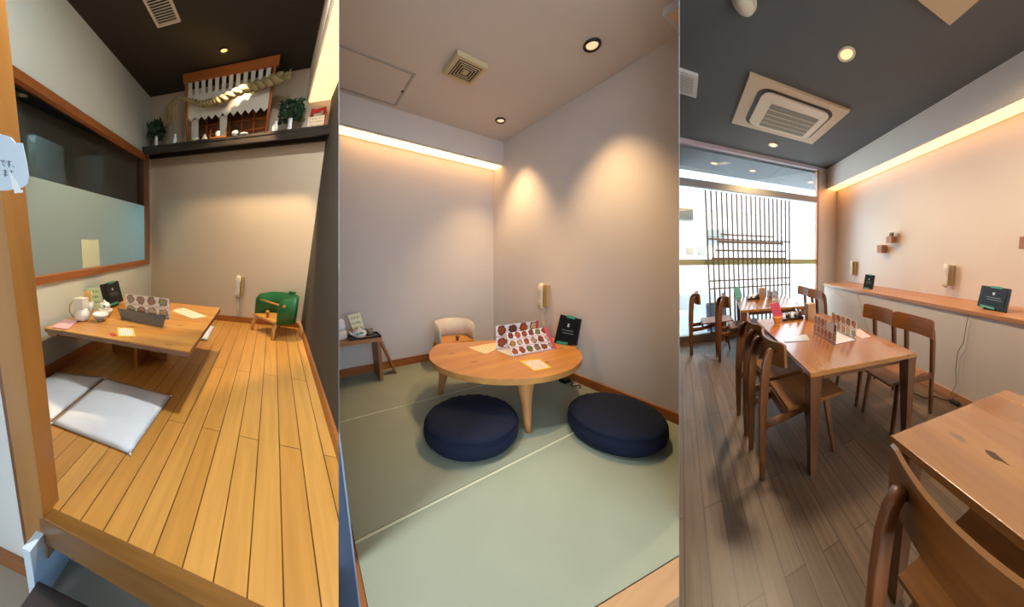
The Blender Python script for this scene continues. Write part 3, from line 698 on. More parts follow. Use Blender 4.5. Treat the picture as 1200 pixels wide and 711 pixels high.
t = thing('teapot', 'small white teapot with a green leaf mark on the striped bowl', 'teapot', room, (-1.04,1.712,HT+.049))
c = (-1.04,1.712,HT+.049)
part('body', MB().lathe([(.02,.0005),(.038,.012),(.042,.028),(.03,.046),(.016,.05)], c, 24), china, t); part('lid', MB().lathe([(.017,.0505),(.012,.057),(.004,.06),(.005,.066),(.001,.068)], c, 18), china, t)
part('spout', MB().tube([(c[0]+.034,c[1]-.02,c[2]+.02),(c[0]+.05,c[1]-.03,c[2]+.03),(c[0]+.056,c[1]-.034,c[2]+.042)],[.009,.006,.005]), china, t)
part('leaf_mark', MB().ball((c[0]+.018,c[1]-.034,c[2]+.028),.013,.006,.009), flat('leaf_green','#3f9a78',.4), t)
t = thing('soy_bottle', 'small brown soy sauce bottle beside the tablet on the low table', 'bottle', room, (-1.085,1.80,HT))
part('body', MB().lathe([(.022,.0005),(.024,.006),(.022,.045),(.012,.058),(.011,.066)], (-1.085,1.80,HT), 20), flat('soy','#4a2a1a',.15), t); part('cap', MB().lathe([(.013,.0665),(.014,.078),(.004,.082)], (-1.085,1.80,HT), 18), flat('brown_cap','#6a4a36',.4), t)
t = thing('card_holder', 'pale green printed card upright behind the bowls on the low table', 'card', room, (-1.17,1.83,HT))
part('card', MB().panel((-1.25,1.83,HT+.012),(-1.165,1.872,HT+.012),(-1.172,1.882,HT+.165),(-1.258,1.84,HT+.165),.003), lines_print('green_card','#cfe3b4','#4f8a6a',None,4,.5), t)
part('foot', MB().prism([(-1.25,1.825),(-1.17,1.87),(-1.18,1.892),(-1.26,1.85)], HT+.0005, HT+.0115), china, t)
tablet(room, (-1.128,1.91,HT+.02),(-1.115,2.14,HT+.02),(-1.165,2.15,HT+.185),(-1.178,1.92,HT+.185), 'black tablet with a green bumper leaning on the low table', HT, (-.07,0,0), 'black ordering tablets')
t = thing('menu_stand', 'open menu of food photos standing on the low table', 'menu', room, (-.72,1.65,HT))
part('photo_sheet', MB().panel((-.885,1.735,HT+.025),(-.545,1.64,HT+.04),(-.555,1.65,HT+.168),(-.895,1.745,HT+.158),.003), menu_print('menu_photos_low', 4, 2, '#efe6e4', seed=3), t)
part('cover_leaf', MB().panel((-.885,1.665,HT+.003),(-.57,1.59,HT+.003),(-.565,1.628,HT+.06),(-.955,1.735,HT+.06),.003), mottled('menu_leaf_back','#5a4a42','#3a2e28',14,.35), t, 'dark brown printed front leaf')
solo('flyer', MB().panel((-.828,1.495,HT+.0015),(-.742,1.345,HT+.0015),(-.652,1.38,HT+.0015),(-.728,1.515,HT+.0015),.001), lines_print('yellow_flyer','#e9dfd2','#c0607a','#e5c02a',7,.5), room, (-.735,1.45,HT), 'yellow bordered flyer lying on the front of the low table', 'flyer')
solo('sticker', MB().prism([(-.815,1.37),(-.765,1.335),(-.75,1.36),(-.80,1.395)], HT+.0005, HT+.0012), flat('red_sticker','#b5392a',.5), room, (-.78,1.365,HT), 'small red and white tag beside the yellow flyer', 'tag')
solo('paper_placemat', MB().panel((-.455,1.855,HT+.0015),(-.38,1.955,HT+.0015),(-.60,2.155,HT+.0015),(-.66,2.03,HT+.0015),.001), lines_print('pink_paper','#ead2b4','#d8788a',None,6,.45), room, (-.52,2.0,HT), 'pale pink printed paper on the right side of the low table', 'paper')
# wall phone
wall_phone(room, (-.285,VB-.001,.385), (1,0,0), (0,-1,0), 'ivory wall phone low on the beige back wall', .95, .15, 'intercom wall phones')
# green child chair
ang = math.atan2(-.6,-.8)
Mx = turn(.10,2.865,0,ang)        # +x = the way the chair faces
t = thing('child_chair', 'green curved child chair on wooden legs by the dark wall', 'chair', room, (.10,2.865,.0005))
gp = flat('green_plywood','#1a5a2c',.45)
def shell_pts(off):
    pts=[]
    for k in range(25):
        s_=k/24
        if s_<.3: q=s_/.3; p=(.13-.16*q, -.155); n=(0,-1)
        elif s_>.7: q=(s_-.7)/.3; p=(-.03+.16*q, .155); n=(0,1)
        else:
            a=-PI/2-(s_-.3)/.4*PI; p=(-.03+.10*math.cos(a), .155*math.sin(a)); n=(math.cos(a),math.sin(a))
        pts.append((p[0]+n[0]*off,p[1]+n[1]*off,s_))
    return pts
inn, out = shell_pts(0), shell_pts(.012)
rings=[]
for (x,y,s_),(X,Y,_) in zip(inn,out):
    tp=.355 + .02*(1-abs(s_-.5)*2) - (.05*max(0,(abs(s_-.5)-.4)/.1)**2); bt=.135
    rings.append([(x,y,bt),(X,Y,bt),(X,Y,tp),(x,y,tp)])
m=MB(Mx); m.loft(rings,True,smooth=True); part('shell', m, gp, t, 'green bent plywood shell')
part('seat', MB(Mx).prism([(.155,-.153),(.155,.153),(-.03,.153),(-.1,.1),(-.125,0),(-.1,-.1),(-.03,-.153)],.148,.166,.003), honey, t)
part('grip_bar', MB(Mx).tube([(.085,-.175,.30),(.085,.175,.30)],.009,10), honey, t)
m=MB(Mx); m.ball((.085,-.178,.30),.014); part('knob', m, honey, t); m=MB(Mx); m.ball((.085,.178,.30),.014); part('knob', m, honey, t)
part('crotch_peg', MB(Mx).lathe([(.012,.1665),(.012,.2),(.017,.205),(.017,.222),(.01,.228)],(.11,0,0),14), honey, t)
part('head_grip', MB(Mx).box(-.152,-.118,-.03,.03,.376,.392,.004), gp, t)
for sx,sy in ((1,1),(1,-1),(-1,1),(-1,-1)):
    m=MB(Mx); m.sweep([(.06*sx,.10*sy,.147),(.12*sx,.135*sy,.135),(.145*sx,.15*sy,.09),(.15*sx,.155*sy,.0006)],(0,1,0),.014,.012); part('leg', m, honey_h, t)
# ================================================================== ROOM TWO: rush mat room with half-round table
room = R2
UW, VB2, H2 = 1.852, 2.693, 2.206
rush = tatami_mat()
def mat_front(u): return .353 - .198*(u - .596)
struct('floor_tatami', MB().prism([(.03,mat_front(.03)),(UW,mat_front(UW)),(UW,VB2),(.03,VB2)], -.09, -.0315), flat('sub_floor','#4a4036',.8), room, 'base floor under the woven rush mats', 'floor')
def rushmat(pts, label):
    c = Vector((sum(p[0] for p in pts)/4, sum(p[1] for p in pts)/4, -.031))
    t = thing('tatami_mat', label, 'tatami mat', room, tuple(c), 'woven rush mats')
    part('weave', MB().prism(pts, -.031, 0), rush, t)
    return t
def edge(t, a, b, w):
    a, b = Vector(a), Vector(b); d = (b-a).normalized(); n = Vector((-d.y, d.x))*w
    part('edge_fold', MB().prism([a, b, b+n, a+n], .0, .0012), flat('pale_rush','#c9cdb4',.6), t, 'pale folded edge')
t = rushmat([(.056,mat_front(.056)),(UW-.002,mat_front(UW)),(UW-.002,.964),(.056,.964)], 'woven rush mat nearest the wooden front sill'); edge(t,(.056,.953),(UW-.002,.953),.0105)
t = rushmat([(.056,.967),(UW-.002,.967),(UW-.002,1.82),(.056,1.885)], 'woven rush mat under both round navy cushions'); edge(t,(.056,1.8745),(UW-.002,1.8095),.009)
rushmat([(.056,1.8875),(UW-.002,1.8225),(UW-.002,VB2-.016),(.056,VB2-.016)], 'woven rush mat along the back wall under the low bench')
struct('wall_back', MB().box(-.3,UW+.05,VB2,VB2+.06,-.09,H2), lilac, room, 'grey papered back wall with the glowing strip above', 'wall')
struct('wall_right', MB().box(UW,UW+.3,.3,VB2+.06,-.6,H2+.05), lilac, room, 'grey papered right wall lit by two downlights', 'wall')
struct('ceiling', MB().box(-.3,UW+.05,.25,VB2+.06,H2,H2+.06), lilac, room, 'grey papered ceiling with hatch and fan grille', 'ceiling')
struct('bulkhead', MB().box(-.3,UW,2.515,VB2,1.998,H2), lilac, room, 'grey dropped bulkhead along the back wall', 'bulkhead')
t = thing('strip_light', 'warm strip light under the bulkhead on the grey back wall', 'light', room, (.9,2.6,1.99), 'warm cove strip lights')
part('housing', MB().box(-.2,UW-.003,2.53,VB2-.003,1.99,1.997), white, t); part('diffuser', MB().box(-.2,UW-.004,2.54,VB2-.02,1.984,1.9895), cove_on, t)
struct('baseboard_back', MB().box(-.2,UW-.014,VB2-.015,VB2,.0002,.073), red_wood_u, room, 'wooden baseboard along the grey back wall', 'baseboard')
struct('baseboard_right', MB().box(UW-.015,UW,.15,VB2-.015,.0015,.068), red_wood, room, 'wooden baseboard along the grey right wall', 'baseboard')
s0, s1 = .03, UW+.1
sill = [(s0,mat_front(s0)-.003),(s1,mat_front(s1)-.003),(s1,mat_front(s1)-.083),(s0,mat_front(s0)-.083)]
struct('sill', MB().prism(sill[::-1], -.05, .002, .004), wood('pale_sill','#a8825e','#c09a74','u',.8,.4), room, 'pale wooden sill along the front of the rush mats', 'step')
ris = [(s0,mat_front(s0)-.02),(s1,mat_front(s1)-.02),(s1,mat_front(s1)-.05),(s0,mat_front(s0)-.05)]
struct('riser', MB().prism(ris[::-1], -.52, -.051), flat('dark_riser','#3a2a22',.6), room, 'dark board below the pale wooden sill', 'step')
struct('trim_1', MB().prism([(.038,.60),(.054,.60),(.054,2.0),(.038,2.0)], -.09, .004), red_wood, room, 'narrow wooden trim beside the left edge of the rush mats', 'trim')
navy_f = mottled('blue_panel','#465164','#3e485a',60,.9,.4,300)
t = thing('fabric_panel', 'blue grey fabric covered panel end left of the rush mats', 'panel', room, (-.1,.745,-.6)); t['kind'] = 'structure'
part('fabric', MB().box(-.4,.034,.735,.765,-.6,2.1), navy_f, t); part('edge_strip', MB().box(.0342,.038,.733,.767,-.6,2.1), flat('edge_strip','#7f8ea4',.5), t)
# ceiling fittings
t = thing('ceiling_hatch', 'square access hatch in the grey ceiling near the glowing strip', 'hatch', room, (.5,2.25,H2))
m = MB(); fr = (.20,.772,2.02,2.47); e=.016
for b in ((fr[0],fr[1],fr[2],fr[2]+e),(fr[0],fr[1],fr[3]-e,fr[3]),(fr[0],fr[0]+e,fr[2]+e,fr[3]-e),(fr[1]-e,fr[1],fr[2]+e,fr[3]-e)): m.box(*b,H2-.006,H2-.0005)
part('frame', m, flat('hatch_frame','#a8a29e',.4,.3), t); part('panel', MB().box(fr[0]+e+.003,fr[1]-e-.003,fr[2]+e+.003,fr[3]-e-.003,H2-.003,H2-.0005), lilac, t)
part('latch', MB().lathe([(.008,-.009),(.008,-.003)],(.752,2.25,H2),10), flat('vent_dark','#14120f',.8), t)
t = thing('fan_grille', 'square ivory fan grille on the grey ceiling', 'vent', room, (1.0,1.78,H2))
iv = flat('fan_ivory','#c9b48c',.5); c=(1.003,1.778); w=.105
part('frame', MB().box(c[0]-w,c[0]+w,c[1]-w,c[1]+w,H2-.03,H2-.0005,.006), iv, t); part('recess', MB().box(c[0]-.08,c[0]+.08,c[1]-.08,c[1]+.08,H2-.0312,H2-.0302), flat('fan_dark','#3a3026',.8), t)
for k in range(4):
    r = .022+.017*k; m = MB(); e=.004
    for b in ((-r,r,-r,-r+e),(-r,r,r-e,r),(-r,-r+e,-r+e,r-e),(r-e,r,-r+e,r-e)): m.box(c[0]+b[0],c[0]+b[1],c[1]+b[2],c[1]+b[3],H2-.0345,H2-.0313)
    part('louvre_ring', m, iv, t)
part('boss', MB().box(c[0]-.012,c[0]+.012,c[1]-.012,c[1]+.012,H2-.0355,H2-.0313), iv, t)
blk_rim = flat('black_rim','#1a1c20',.4)
downlight(room, 1.513,1.211,H2,.05,'black rimmed downlight nearest the hub in the grey ceiling',blk_rim,'round downlights',lamp_spot)
downlight(room, 1.571,2.179,H2,.045,'black rimmed downlight near the back corner of the grey ceiling',blk_rim,'round downlights',lamp_spot)
t = thing('ceiling_panel_lamp', 'white framed square ceiling panel at the right wall of the mat room', 'ceiling light', room, (1.72,.7,H2))
part('frame', MB().box(1.602,1.845,.55,.872,H2-.035,H2-.0005,.006), flat('panel_frame','#d8d8dc',.4), t); part('diffuser', MB().box(1.622,1.83,.56,.852,H2-.0375,H2-.0352), flat('peach_diffuser','#f0c8a8',.5), t)
# half-round table
TC = Vector((1.225,1.63)); TR = .565; HT2 = .345
def chord(u): return 2.123 - .38*(u-.819)
pts = []
for k in range(160):
    a = 2*PI*k/160; p = TC + Vector((math.cos(a), math.sin(a)))*TR
    if p.y <= chord(p.x): pts.append((a, p))
g = max(range(len(pts)), key=lambda i: (pts[(i+1)%len(pts)][0]-pts[i][0]) % (2*PI)); pts = [p for _, p in pts[g+1:]+pts[:g+1]]
t = thing('round_table', 'low half round wooden table with a straight back edge on rush mats', 'table', room, (TC.x,TC.y,.0005))
part('tabletop', MB().prism([tuple(p) for p in pts], HT2-.036, HT2, .009), wood('round_table_wood','#b37840','#cd9350','u',.5,.3,.5,2.6), t)
lg = wood('round_leg_wood','#a87040','#bf8650','h',.8)
for fx, fy, tx, ty in ((1.02,1.12,1.06,1.21),(.795,1.885,.835,1.84),(1.50,1.84,1.46,1.78)):
    m = MB(); rings=[]
    for q, r in ((0,.021),(.15,.023),(.5,.033),(.8,.050),(.93,.063),(1,.070)):
        x=fx*(1-q)+tx*q; y=fy*(1-q)+ty*q; z=.0016+q*(HT2-.038)
        rings.append([(x+r*math.cos(2*PI*i/20), y+r*math.sin(2*PI*i/20), z) for i in range(20)])
    part('leg', m.loft(rings), lg, t)
# navy floor cushions
navy = mottled('navy_cotton','#11172b','#171f36',40,.9,.4,400)
def pouf(u,v,r,label,hh=.15):
    t = thing('round_floor_cushion', label, 'cushion', room, (u,v,.0005), 'round navy floor cushions')
    pr = [(r*.80,.0005),(r*.93,.008),(r*1.0,.035),(r*1.015,.065),(r*.985,.102)]
    part('band', MB().lathe(pr,(u,v,0),48), navy, t)
    m = MB(); rings=[]; seg=72
    for rr,z in ((.985,.1025),(.955,.119),(.88,.133),(.72,hh-.004),(.45,hh+.003),(.2,hh+.005),(.02,hh+.005)):
        rings.append([(u+r*rr*math.cos(2*PI*i/seg)*(1+.006*math.sin(i*2.9)*(rr>.85)), v+r*rr*math.sin(2*PI*i/seg)*(1+.006*math.sin(i*2.9)*(rr>.85)), z+(.0022*math.sin(i*2.1)+.0015*math.sin(i*.8))*(.2<rr<.99)) for i in range(seg)])
    part('cover', m.loft(rings), navy, t)
    part('piping', MB().lathe([(r*.985,.0985),(r*.998,.102),(r*.985,.1055)],(u,v,0),48,False), navy, t)
pouf(.735,1.295,.272,'round navy floor cushion left of the front table leg')
pouf(1.455,.835,.272,'round navy floor cushion by the right wall')
# table things
HI = HT2+.0005
tablet(room,(1.673,1.551,HI+.007),(1.743,1.380,HI+.007),(1.806,1.396,HI+.211),(1.730,1.544,HI+.238),'black tablet with green bumpers on the half round table',HT2,(.05,.07,0),'black ordering tablets')
t = thing('menu_stand','tall folded menu with two rows of food photos on the half round table','menu',room,(1.36,1.52,HT2))
mp_ = menu_print('menu_photos_round',6,3,'#efe3e6',band='#d8506a',seed=11)
part('photo_sheet', MB().panel((1.168,1.462,HI+.003),(1.575,1.425,HI+.003),(1.518,1.495,HI+.165),(1.155,1.525,HI+.16),.003), mp_, t)
part('photo_sheet', MB().panel((1.165,1.655,HI+.003),(1.53,1.60,HI+.003),(1.555,1.615,HI+.195),(1.165,1.665,HI+.185),.003), menu_print('menu_photos_rear',4,2,'#dcd8e2',band='#c0405a',seed=23), t)
part('base_sheet', MB().panel((1.168,1.466,HI+.002),(1.53,1.43,HI+.002),(1.53,1.60,HI+.002),(1.165,1.652,HI+.002),.0015), paper_w, t)
solo('flyer', MB().panel((1.106,1.174,HI+.0015),(1.238,1.153,HI+.0015),(1.299,1.332,HI+.0015),(1.148,1.371,HI+.0015),.0012), lines_print('yellow_flyer','#e9dfd2','#c0607a','#e5c02a',7,.5), room, (1.2,1.26,HT2), 'yellow bordered flyer on the front of the half round table','flyer')
solo('paper_placemat', MB().panel((1.02,1.845,HI+.0015),(1.045,1.625,HI+.0015),(1.16,1.668,HI+.0015),(1.305,1.835,HI+.0015),.001), lines_print('cream_paper','#e6cda6','#d08a70',None,8,.45), room, (1.1,1.76,HT2), 'cream printed sheet lying left of the tall folded menu','paper')
# low bench with tea things
t = thing('low_bench','low wooden bench against the grey back wall','bench',room,(.25,2.53,.0005))
part('top', MB().box(-.1,.508,2.40,2.665,.352,.385,.003), wood('bench_wood','#a0673a','#b97d4a','u',.8), t)
part('leg', MB().box(.472,.498,2.405,2.655,.0006,.3515,.002), wood('bench_wood_up','#8f5a30','#a56c3c','h',.8), t); part('leg', MB().box(-.09,-.064,2.405,2.655,.0006,.3515,.002), wood('bench_wood_up','#8f5a30','#a56c3c','h',.8), t)
HB = .3855
t = thing('serving_tray','dark lacquer tray of tea things on the low bench','tray',room,(.4,2.49,HB))
lac = flat('dark_lacquer','#2a1e1c',.25)
part('base', MB().box(.272,.504,2.412,2.575,HB,HB+.006,.002), lac, t)
m = MB()
for b in ((.268,.508,2.408,2.4115),(.268,.508,2.5755,2.579),(.268,.2715,2.412,2.575),(.5045,.508,2.412,2.575)): m.box(*b,HB,HB+.018)
part('rim', m, lac, t)
c = (.352,2.475,HB+.0065)
t = thing('teapot','round white teapot with a green mark on the dark tray','teapot',room,c)
part('body', MB().lathe([(.028,.0005),(.05,.014),(.057,.036),(.046,.06),(.02,.068)],c,26), china, t); part('lid', MB().lathe([(.022,.0685),(.016,.076),(.006,.079),(.008,.088),(.001,.09)],c,18), china, t)
part('spout', MB().tube([(c[0]-.045,c[1]-.02,c[2]+.03),(c[0]-.068,c[1]-.03,c[2]+.045),(c[0]-.076,c[1]-.032,c[2]+.062)],[.011,.008,.006]), china, t)
m = MB(); m.ball((c[0]+.008,c[1]-.052,c[2]+.046),.018,.008,.009); m.ball((c[0]-.018,c[1]-.050,c[2]+.04),.012,.008,.007); part('green_mark', m, flat('leaf_green','#3f9a78',.4), t)
solo('teacup', MB().lathe([(.016,.0005),(.024,.012),(.027,.05),(.023,.05),(.014,.01),(.001,.008)],(.445,2.535,HB+.0065),20), flat('brown_glaze','#8a7a68',.3), room, (.445,2.535,HB+.0065),'brown glazed cup on the right of the dark tray','cup')
solo('teacup', MB().lathe([(.016,.0005),(.024,.012),(.027,.05),(.023,.05),(.014,.01),(.001,.008)],(.405,2.55,HB+.0065),20), flat('slate_glaze','#5a5e66',.3), room, (.405,2.55,HB+.0065),'dark grey cup behind the teapot on the dark tray','cup')
solo('hand_towel', MB().box(.33,.44,2.416,2.438,HB+.0065,HB+.016,.003), flat('pink_towel','#d9b6a8',.8), room, (.38,2.427,HB+.0065),'folded pale pink towel at the front of the dark tray','towel')
t = thing('tea_canister','white round tea canister at the left end of the low bench','canister',room,(.212,2.52,HB))
part('body', MB().lathe([(.05,.0005),(.056,.02),(.054,.06),(.044,.075)],(.212,2.52,HB),24), china, t); part('lid', MB().lathe([(.045,.0755),(.048,.10),(.044,.15),(.03,.17),(.001,.175)],(.212,2.52,HB),24), flat('milk_plastic','#dfe3ea',.35), t)
t = thing('table_card','pale yellow printed card leaning behind the teapot on the low bench','card',room,(.35,2.6,HB))
part('card', MB().panel((.335,2.585,HB+.002),(.425,2.60,HB+.002),(.395,2.64,HB+.19),(.295,2.625,HB+.175),.003), lines_print('cream_card','#e6e3c0','#5f8a7a',None,4,.5), t)
m = MB(); m.hexa([(.626,2.50,.0008),(.642,2.50,.0008),(.642,2.60,.0008),(.626,2.60,.0008)],[(.5095,2.52,.348),(.5255,2.52,.352),(.5255,2.62,.352),(.5095,2.62,.348)])
solo('leaning_board', m, wood('board_wood','#8f5a30','#a56c3c','h',.8), room, (.58,2.56,.0005),'narrow brown board leaning against the end of the low bench','board')
# white child chair
def child_chair(room, u, v, ang, name_label, shell_m, seat_m, leg_m, lift, drop, s=1.0):
    Mx = turn(u,v,0,ang) @ Matrix.Diagonal((s,s,1,1))
    t = thing('child_chair', name_label, 'chair', room, (u,v,.0005))
    def sp(off):
        P=[]
        for k in range(25):
            q_=k/24
            if q_<.3: q=q_/.3; p=(.13-.16*q,-.155); n=(0,-1)
            elif q_>.7: q=(q_-.7)/.3; p=(-.03+.16*q,.155); n=(0,1)
            else:
                a=-PI/2-(q_-.3)/.4*PI; p=(-.03+.10*math.cos(a),.155*math.sin(a)); n=(math.cos(a),math.sin(a))
            P.append((p[0]+n[0]*off,p[1]+n[1]*off,q_))
        return P
    rings=[]
    for (x,y,q_),(X,Y,_) in zip(sp(0),sp(.012)):
        tp=.355-drop+lift+.02*(1-abs(q_-.5)*2)-(.05*max(0,(abs(q_-.5)-.4)/.1)**2)
        rings.append([(x,y,.135+lift),(X,Y,.135+lift),(X,Y,tp),(x,y,tp)])
    m=MB(Mx); m.loft(rings); part('shell', m, shell_m, t)
    part('seat', MB(Mx).prism([(.155,-.153),(.155,.153),(-.03,.153),(-.1,.1),(-.125,0),(-.1,-.1),(-.03,-.153)],.148+lift,.166+lift,.003), seat_m, t)
    part('crotch_peg', MB(Mx).lathe([(.012,.1665+lift),(.012,.19+lift),(.018,.194+lift),(.018,.208+lift),(.01,.212+lift)],(.11,0,0),14), flat('peg_brown','#6a4426',.5), t)
    for sx,sy in ((1,1),(1,-1),(-1,1),(-1,-1)):
        m=MB(Mx); m.sweep([(.06*sx,.10*sy,.147+lift),(.12*sx,.135*sy,.13+lift),(.145*sx,.15*sy,.09+lift*.6),(.15*sx,.155*sy,.0006)],(0,1,0),.014,.012); part('leg', m, leg_m, t)
    return t
child_chair(room,1.20,2.46,-PI/2-.12,'white curved child chair behind the half round table',flat('white_shell','#d9cfc0',.4),honey,honey_h,.10,.03,1.06)
wall_phone(room,(UW-.001,1.835,.70),(0,-1,0),(-1,0,0),'ivory wall phone on the grey right wall above the tablet',.98,.16,'intercom wall phones')
# adaptor and cord on the floor by the wall
t = thing('power_adaptor','black power adaptor and cord on the rush mat by the right wall','adaptor',room,(1.76,1.50,.0005))
part('brick', MB().box(1.73,1.80,1.46,1.53,.0006,.032,.005), black_rub, t)
m = MB(); pth=[(1.765+.03*math.sin(k*.9),1.46-.012*k,.006+.004*(1+math.sin(k*1.7))) for k in range(12)]; m.tube(pth,.004,6); part('cord', m, black_rub, t)
# ================================================================== ROOM THREE: dining room with wooden tables
room = R3
HC3, VW, UW3 = 3.196, 4.138, 2.957
oak = planks('dark_oak_planks','#8a6e56','#6f563f','#241a12',.099,1.3,.36,.054,.5,.45)
struct('floor', MB().box(-.8,UW3,-.8,VW+.06,-.06,0), oak, room, 'dark oak plank floor of the dining room', 'floor')
struct('wall_right', MB().box(UW3,UW3+.06,-.8,VW+.06,-.06,HC3), cream, room, 'cream right wall with phones and a glowing strip', 'wall')
struct('wainscot', MB().box(2.362,UW3,-.8,3.655,0,.895), cream, room, 'cream half height wall carrying the wooden ledge', 'wall')
struct('ledge', MB().box(2.345,UW3,-.8,3.665,.8955,.935,.003), wood('ledge_wood','#b0764a','#c98f60','v',.6,.35), room, 'long wooden ledge on the half height wall', 'ledge')
struct('baseboard_right', MB().box(2.348,2.3618,-.8,3.655,0,.08), wood('ledge_wood','#b0764a','#c98f60','v',.6,.35), room, 'wooden baseboard under the cream half height wall', 'baseboard')
struct('wall_back', MB().box(2.505,UW3+.06,VW,VW+.08,-.06,HC3), cream, room, 'cream wall return between window and right wall', 'wall')
struct('ceiling', MB().box(-1.2,UW3+.06,-.8,VW+.06,HC3,HC3+.06), mottled('grey_ceiling','#585c5e','#5f6365',4,.7), room, 'dark grey ceiling over the wooden tables', 'ceiling')
struct('bulkhead', MB().box(2.7,UW3,-.8,VW,2.815,HC3), cream, room, 'cream dropped bulkhead along the right wall', 'bulkhead')
t = thing('strip_light','warm strip light under the bulkhead above the wooden ledge','light',room,(2.83,2,2.81),'warm cove strip lights')
part('housing', MB().box(2.71,UW3-.003,-.7,VW-.004,2.807,2.8145), white, t); part('diffuser', MB().box(2.722,UW3-.02,-.69,VW-.01,2.80,2.8065), cove_amber, t)
# window
wf = flat('window_metal','#8d8f92',.5)
t = struct('window_2', MB().box(-1.2,2.50,VW,VW+.06,-.06,.135), wood('sill_wood','#8a7560','#9c8670','u',.7), room, 'large shopfront window with a transom bar behind the lattice', 'window')
def w2(nm, mb, mat, lab=None):
    o = build(nm, mb, mat, room, (0,0,0)); o.parent = t; o.location = (0,0,0)
    if lab: o['label'] = lab
w2('header', MB().box(-1.2,2.50,VW-.02,VW+.06,3.136,HC3-.001), flat('header_white','#cfc6d0',.5))
w2('transom_bar', MB().box(-1.2,2.462,VW-.02,VW+.06,2.515,2.622), wf)
w2('jamb', MB().box(2.463,2.502,VW-.02,VW+.06,.1355,3.1355), wood('jamb_wood','#a86c3c','#c08450','h',.7))
w2('glass_pane', MB().box(-1.2,2.462,VW+.02,VW+.028,2.623,3.1355), clear_glass('clear_glass','#f4f8f8',.05))
w2('glass_pane', MB().box(-1.2,2.462,VW+.02,VW+.028,.1355,2.5145), clear_glass('clear_glass','#f4f8f8',.05))
w2('film_band', MB().box(-1.2,2.462,VW+.012,VW+.018,1.288,1.381), frosted('olive_film','#c8c094',.6), 'olive film band across the glass')
# lattice screen
lat = wood('lattice_wood','#5c4e44','#6b5c50','h',1,.5); lat_u = wood('lattice_wood_across','#5c4e44','#6b5c50','u',1,.5)
t = thing('lattice_screen','dark wooden lattice screen standing in front of the big window','screen',room,(1.12,4.08,.136))
for k in range(19):
    u = .389+k*(1.835-.389)/18; part('bar', MB().box(u-.012,u+.012,4.07,4.095,.1365,2.47), lat, t)
for u0,u1,h,w in ((.378,1.846,1.709,.012),(.378,1.846,1.03,.012),(.378,1.846,.90,.012),(.378,1.846,.16,.014),(.59,1.50,1.79,.012),(.55,1.70,1.672,.02),(.50,1.76,1.53,.014),(.44,1.76,1.395,.018)):
    part('cross_rail', MB().box(u0,u1,4.055,4.0695,h-w,h+w), lat_u, t)
# outside the window
struct('terrace', MB().box(-3,6,VW+.061,14,-.12,-.06), mottled('pale_paving','#d6d4cf','#dedcd7',3,.8), room, 'pale paving outside the big window', 'ground')
struct('canopy', MB().box(-1.5,3.6,VW+.07,5.25,3.1,3.2), mottled('canopy_grey','#8f949c','#969ba3',3,.7), room, 'grey canopy ceiling outside the big window', 'canopy')
struct('canopy_joint', MB().box(.61,.622,VW+.08,5.24,3.094,3.0995), flat('joint','#7c8088',.7), room, 'thin joint line in the grey canopy', 'trim')
struct('canopy_joint', MB().box(1.75,1.762,VW+.08,5.24,3.094,3.0995), flat('joint','#7c8088',.7), room, 'thin joint line in the grey canopy near the wall', 'trim')
lr = flat('light_rim','#d8d0c4',.4)
for (u,v,lab) in ((.611,4.634,'left lit downlight in the grey outside canopy'),(1.318,4.661,'middle lit downlight in the grey outside canopy'),(2.65,4.719,'right lit downlight in the outside canopy beside the cream wall')):
    downlight(room,u,v,3.1,.075,lab,lr,'round downlights')
t = thing('neighbour_house','white neighbouring house with small pictures seen through the window','building',room,(0,7.3,-.06))
part('wall', MB().box(-3,6,7.3,7.6,-.06,2.75), flat('outdoor_white','#f2f2f0',.8), t)
part('window', MB().box(-.6,.36,7.24,7.2995,2.45,2.74), flat('sign_green','#39473f',.5), t, 'dark green high window')
part('awning', MB().prism([(.72,7.1),(1.2,7.1),(1.25,7.299),(.7,7.299)],2.0,2.2), flat('slate_awning','#a4aaa6',.7), t)
part('picture', MB().box(.14,.33,7.27,7.2995,1.52,1.68), mottled('poster_red','#c89a90','#9fae9a',6,.6), t); part('picture', MB().box(.44,.63,7.27,7.2995,1.50,1.72), mottled('poster_green','#a8b8a4','#c8c0ae',6,.6), t)
t = thing('planter_box','blue planter box outside behind the lattice','planter',room,(.5,5.0,-.06))
part('box', MB().box(.40,.75,4.9,5.1,-.059,.47,.01), flat('planter_blue','#6f86b0',.6), t); part('soil', MB().box(.42,.73,4.92,5.08,.471,.48), flat('soil','#4a3a2c',.9), t)
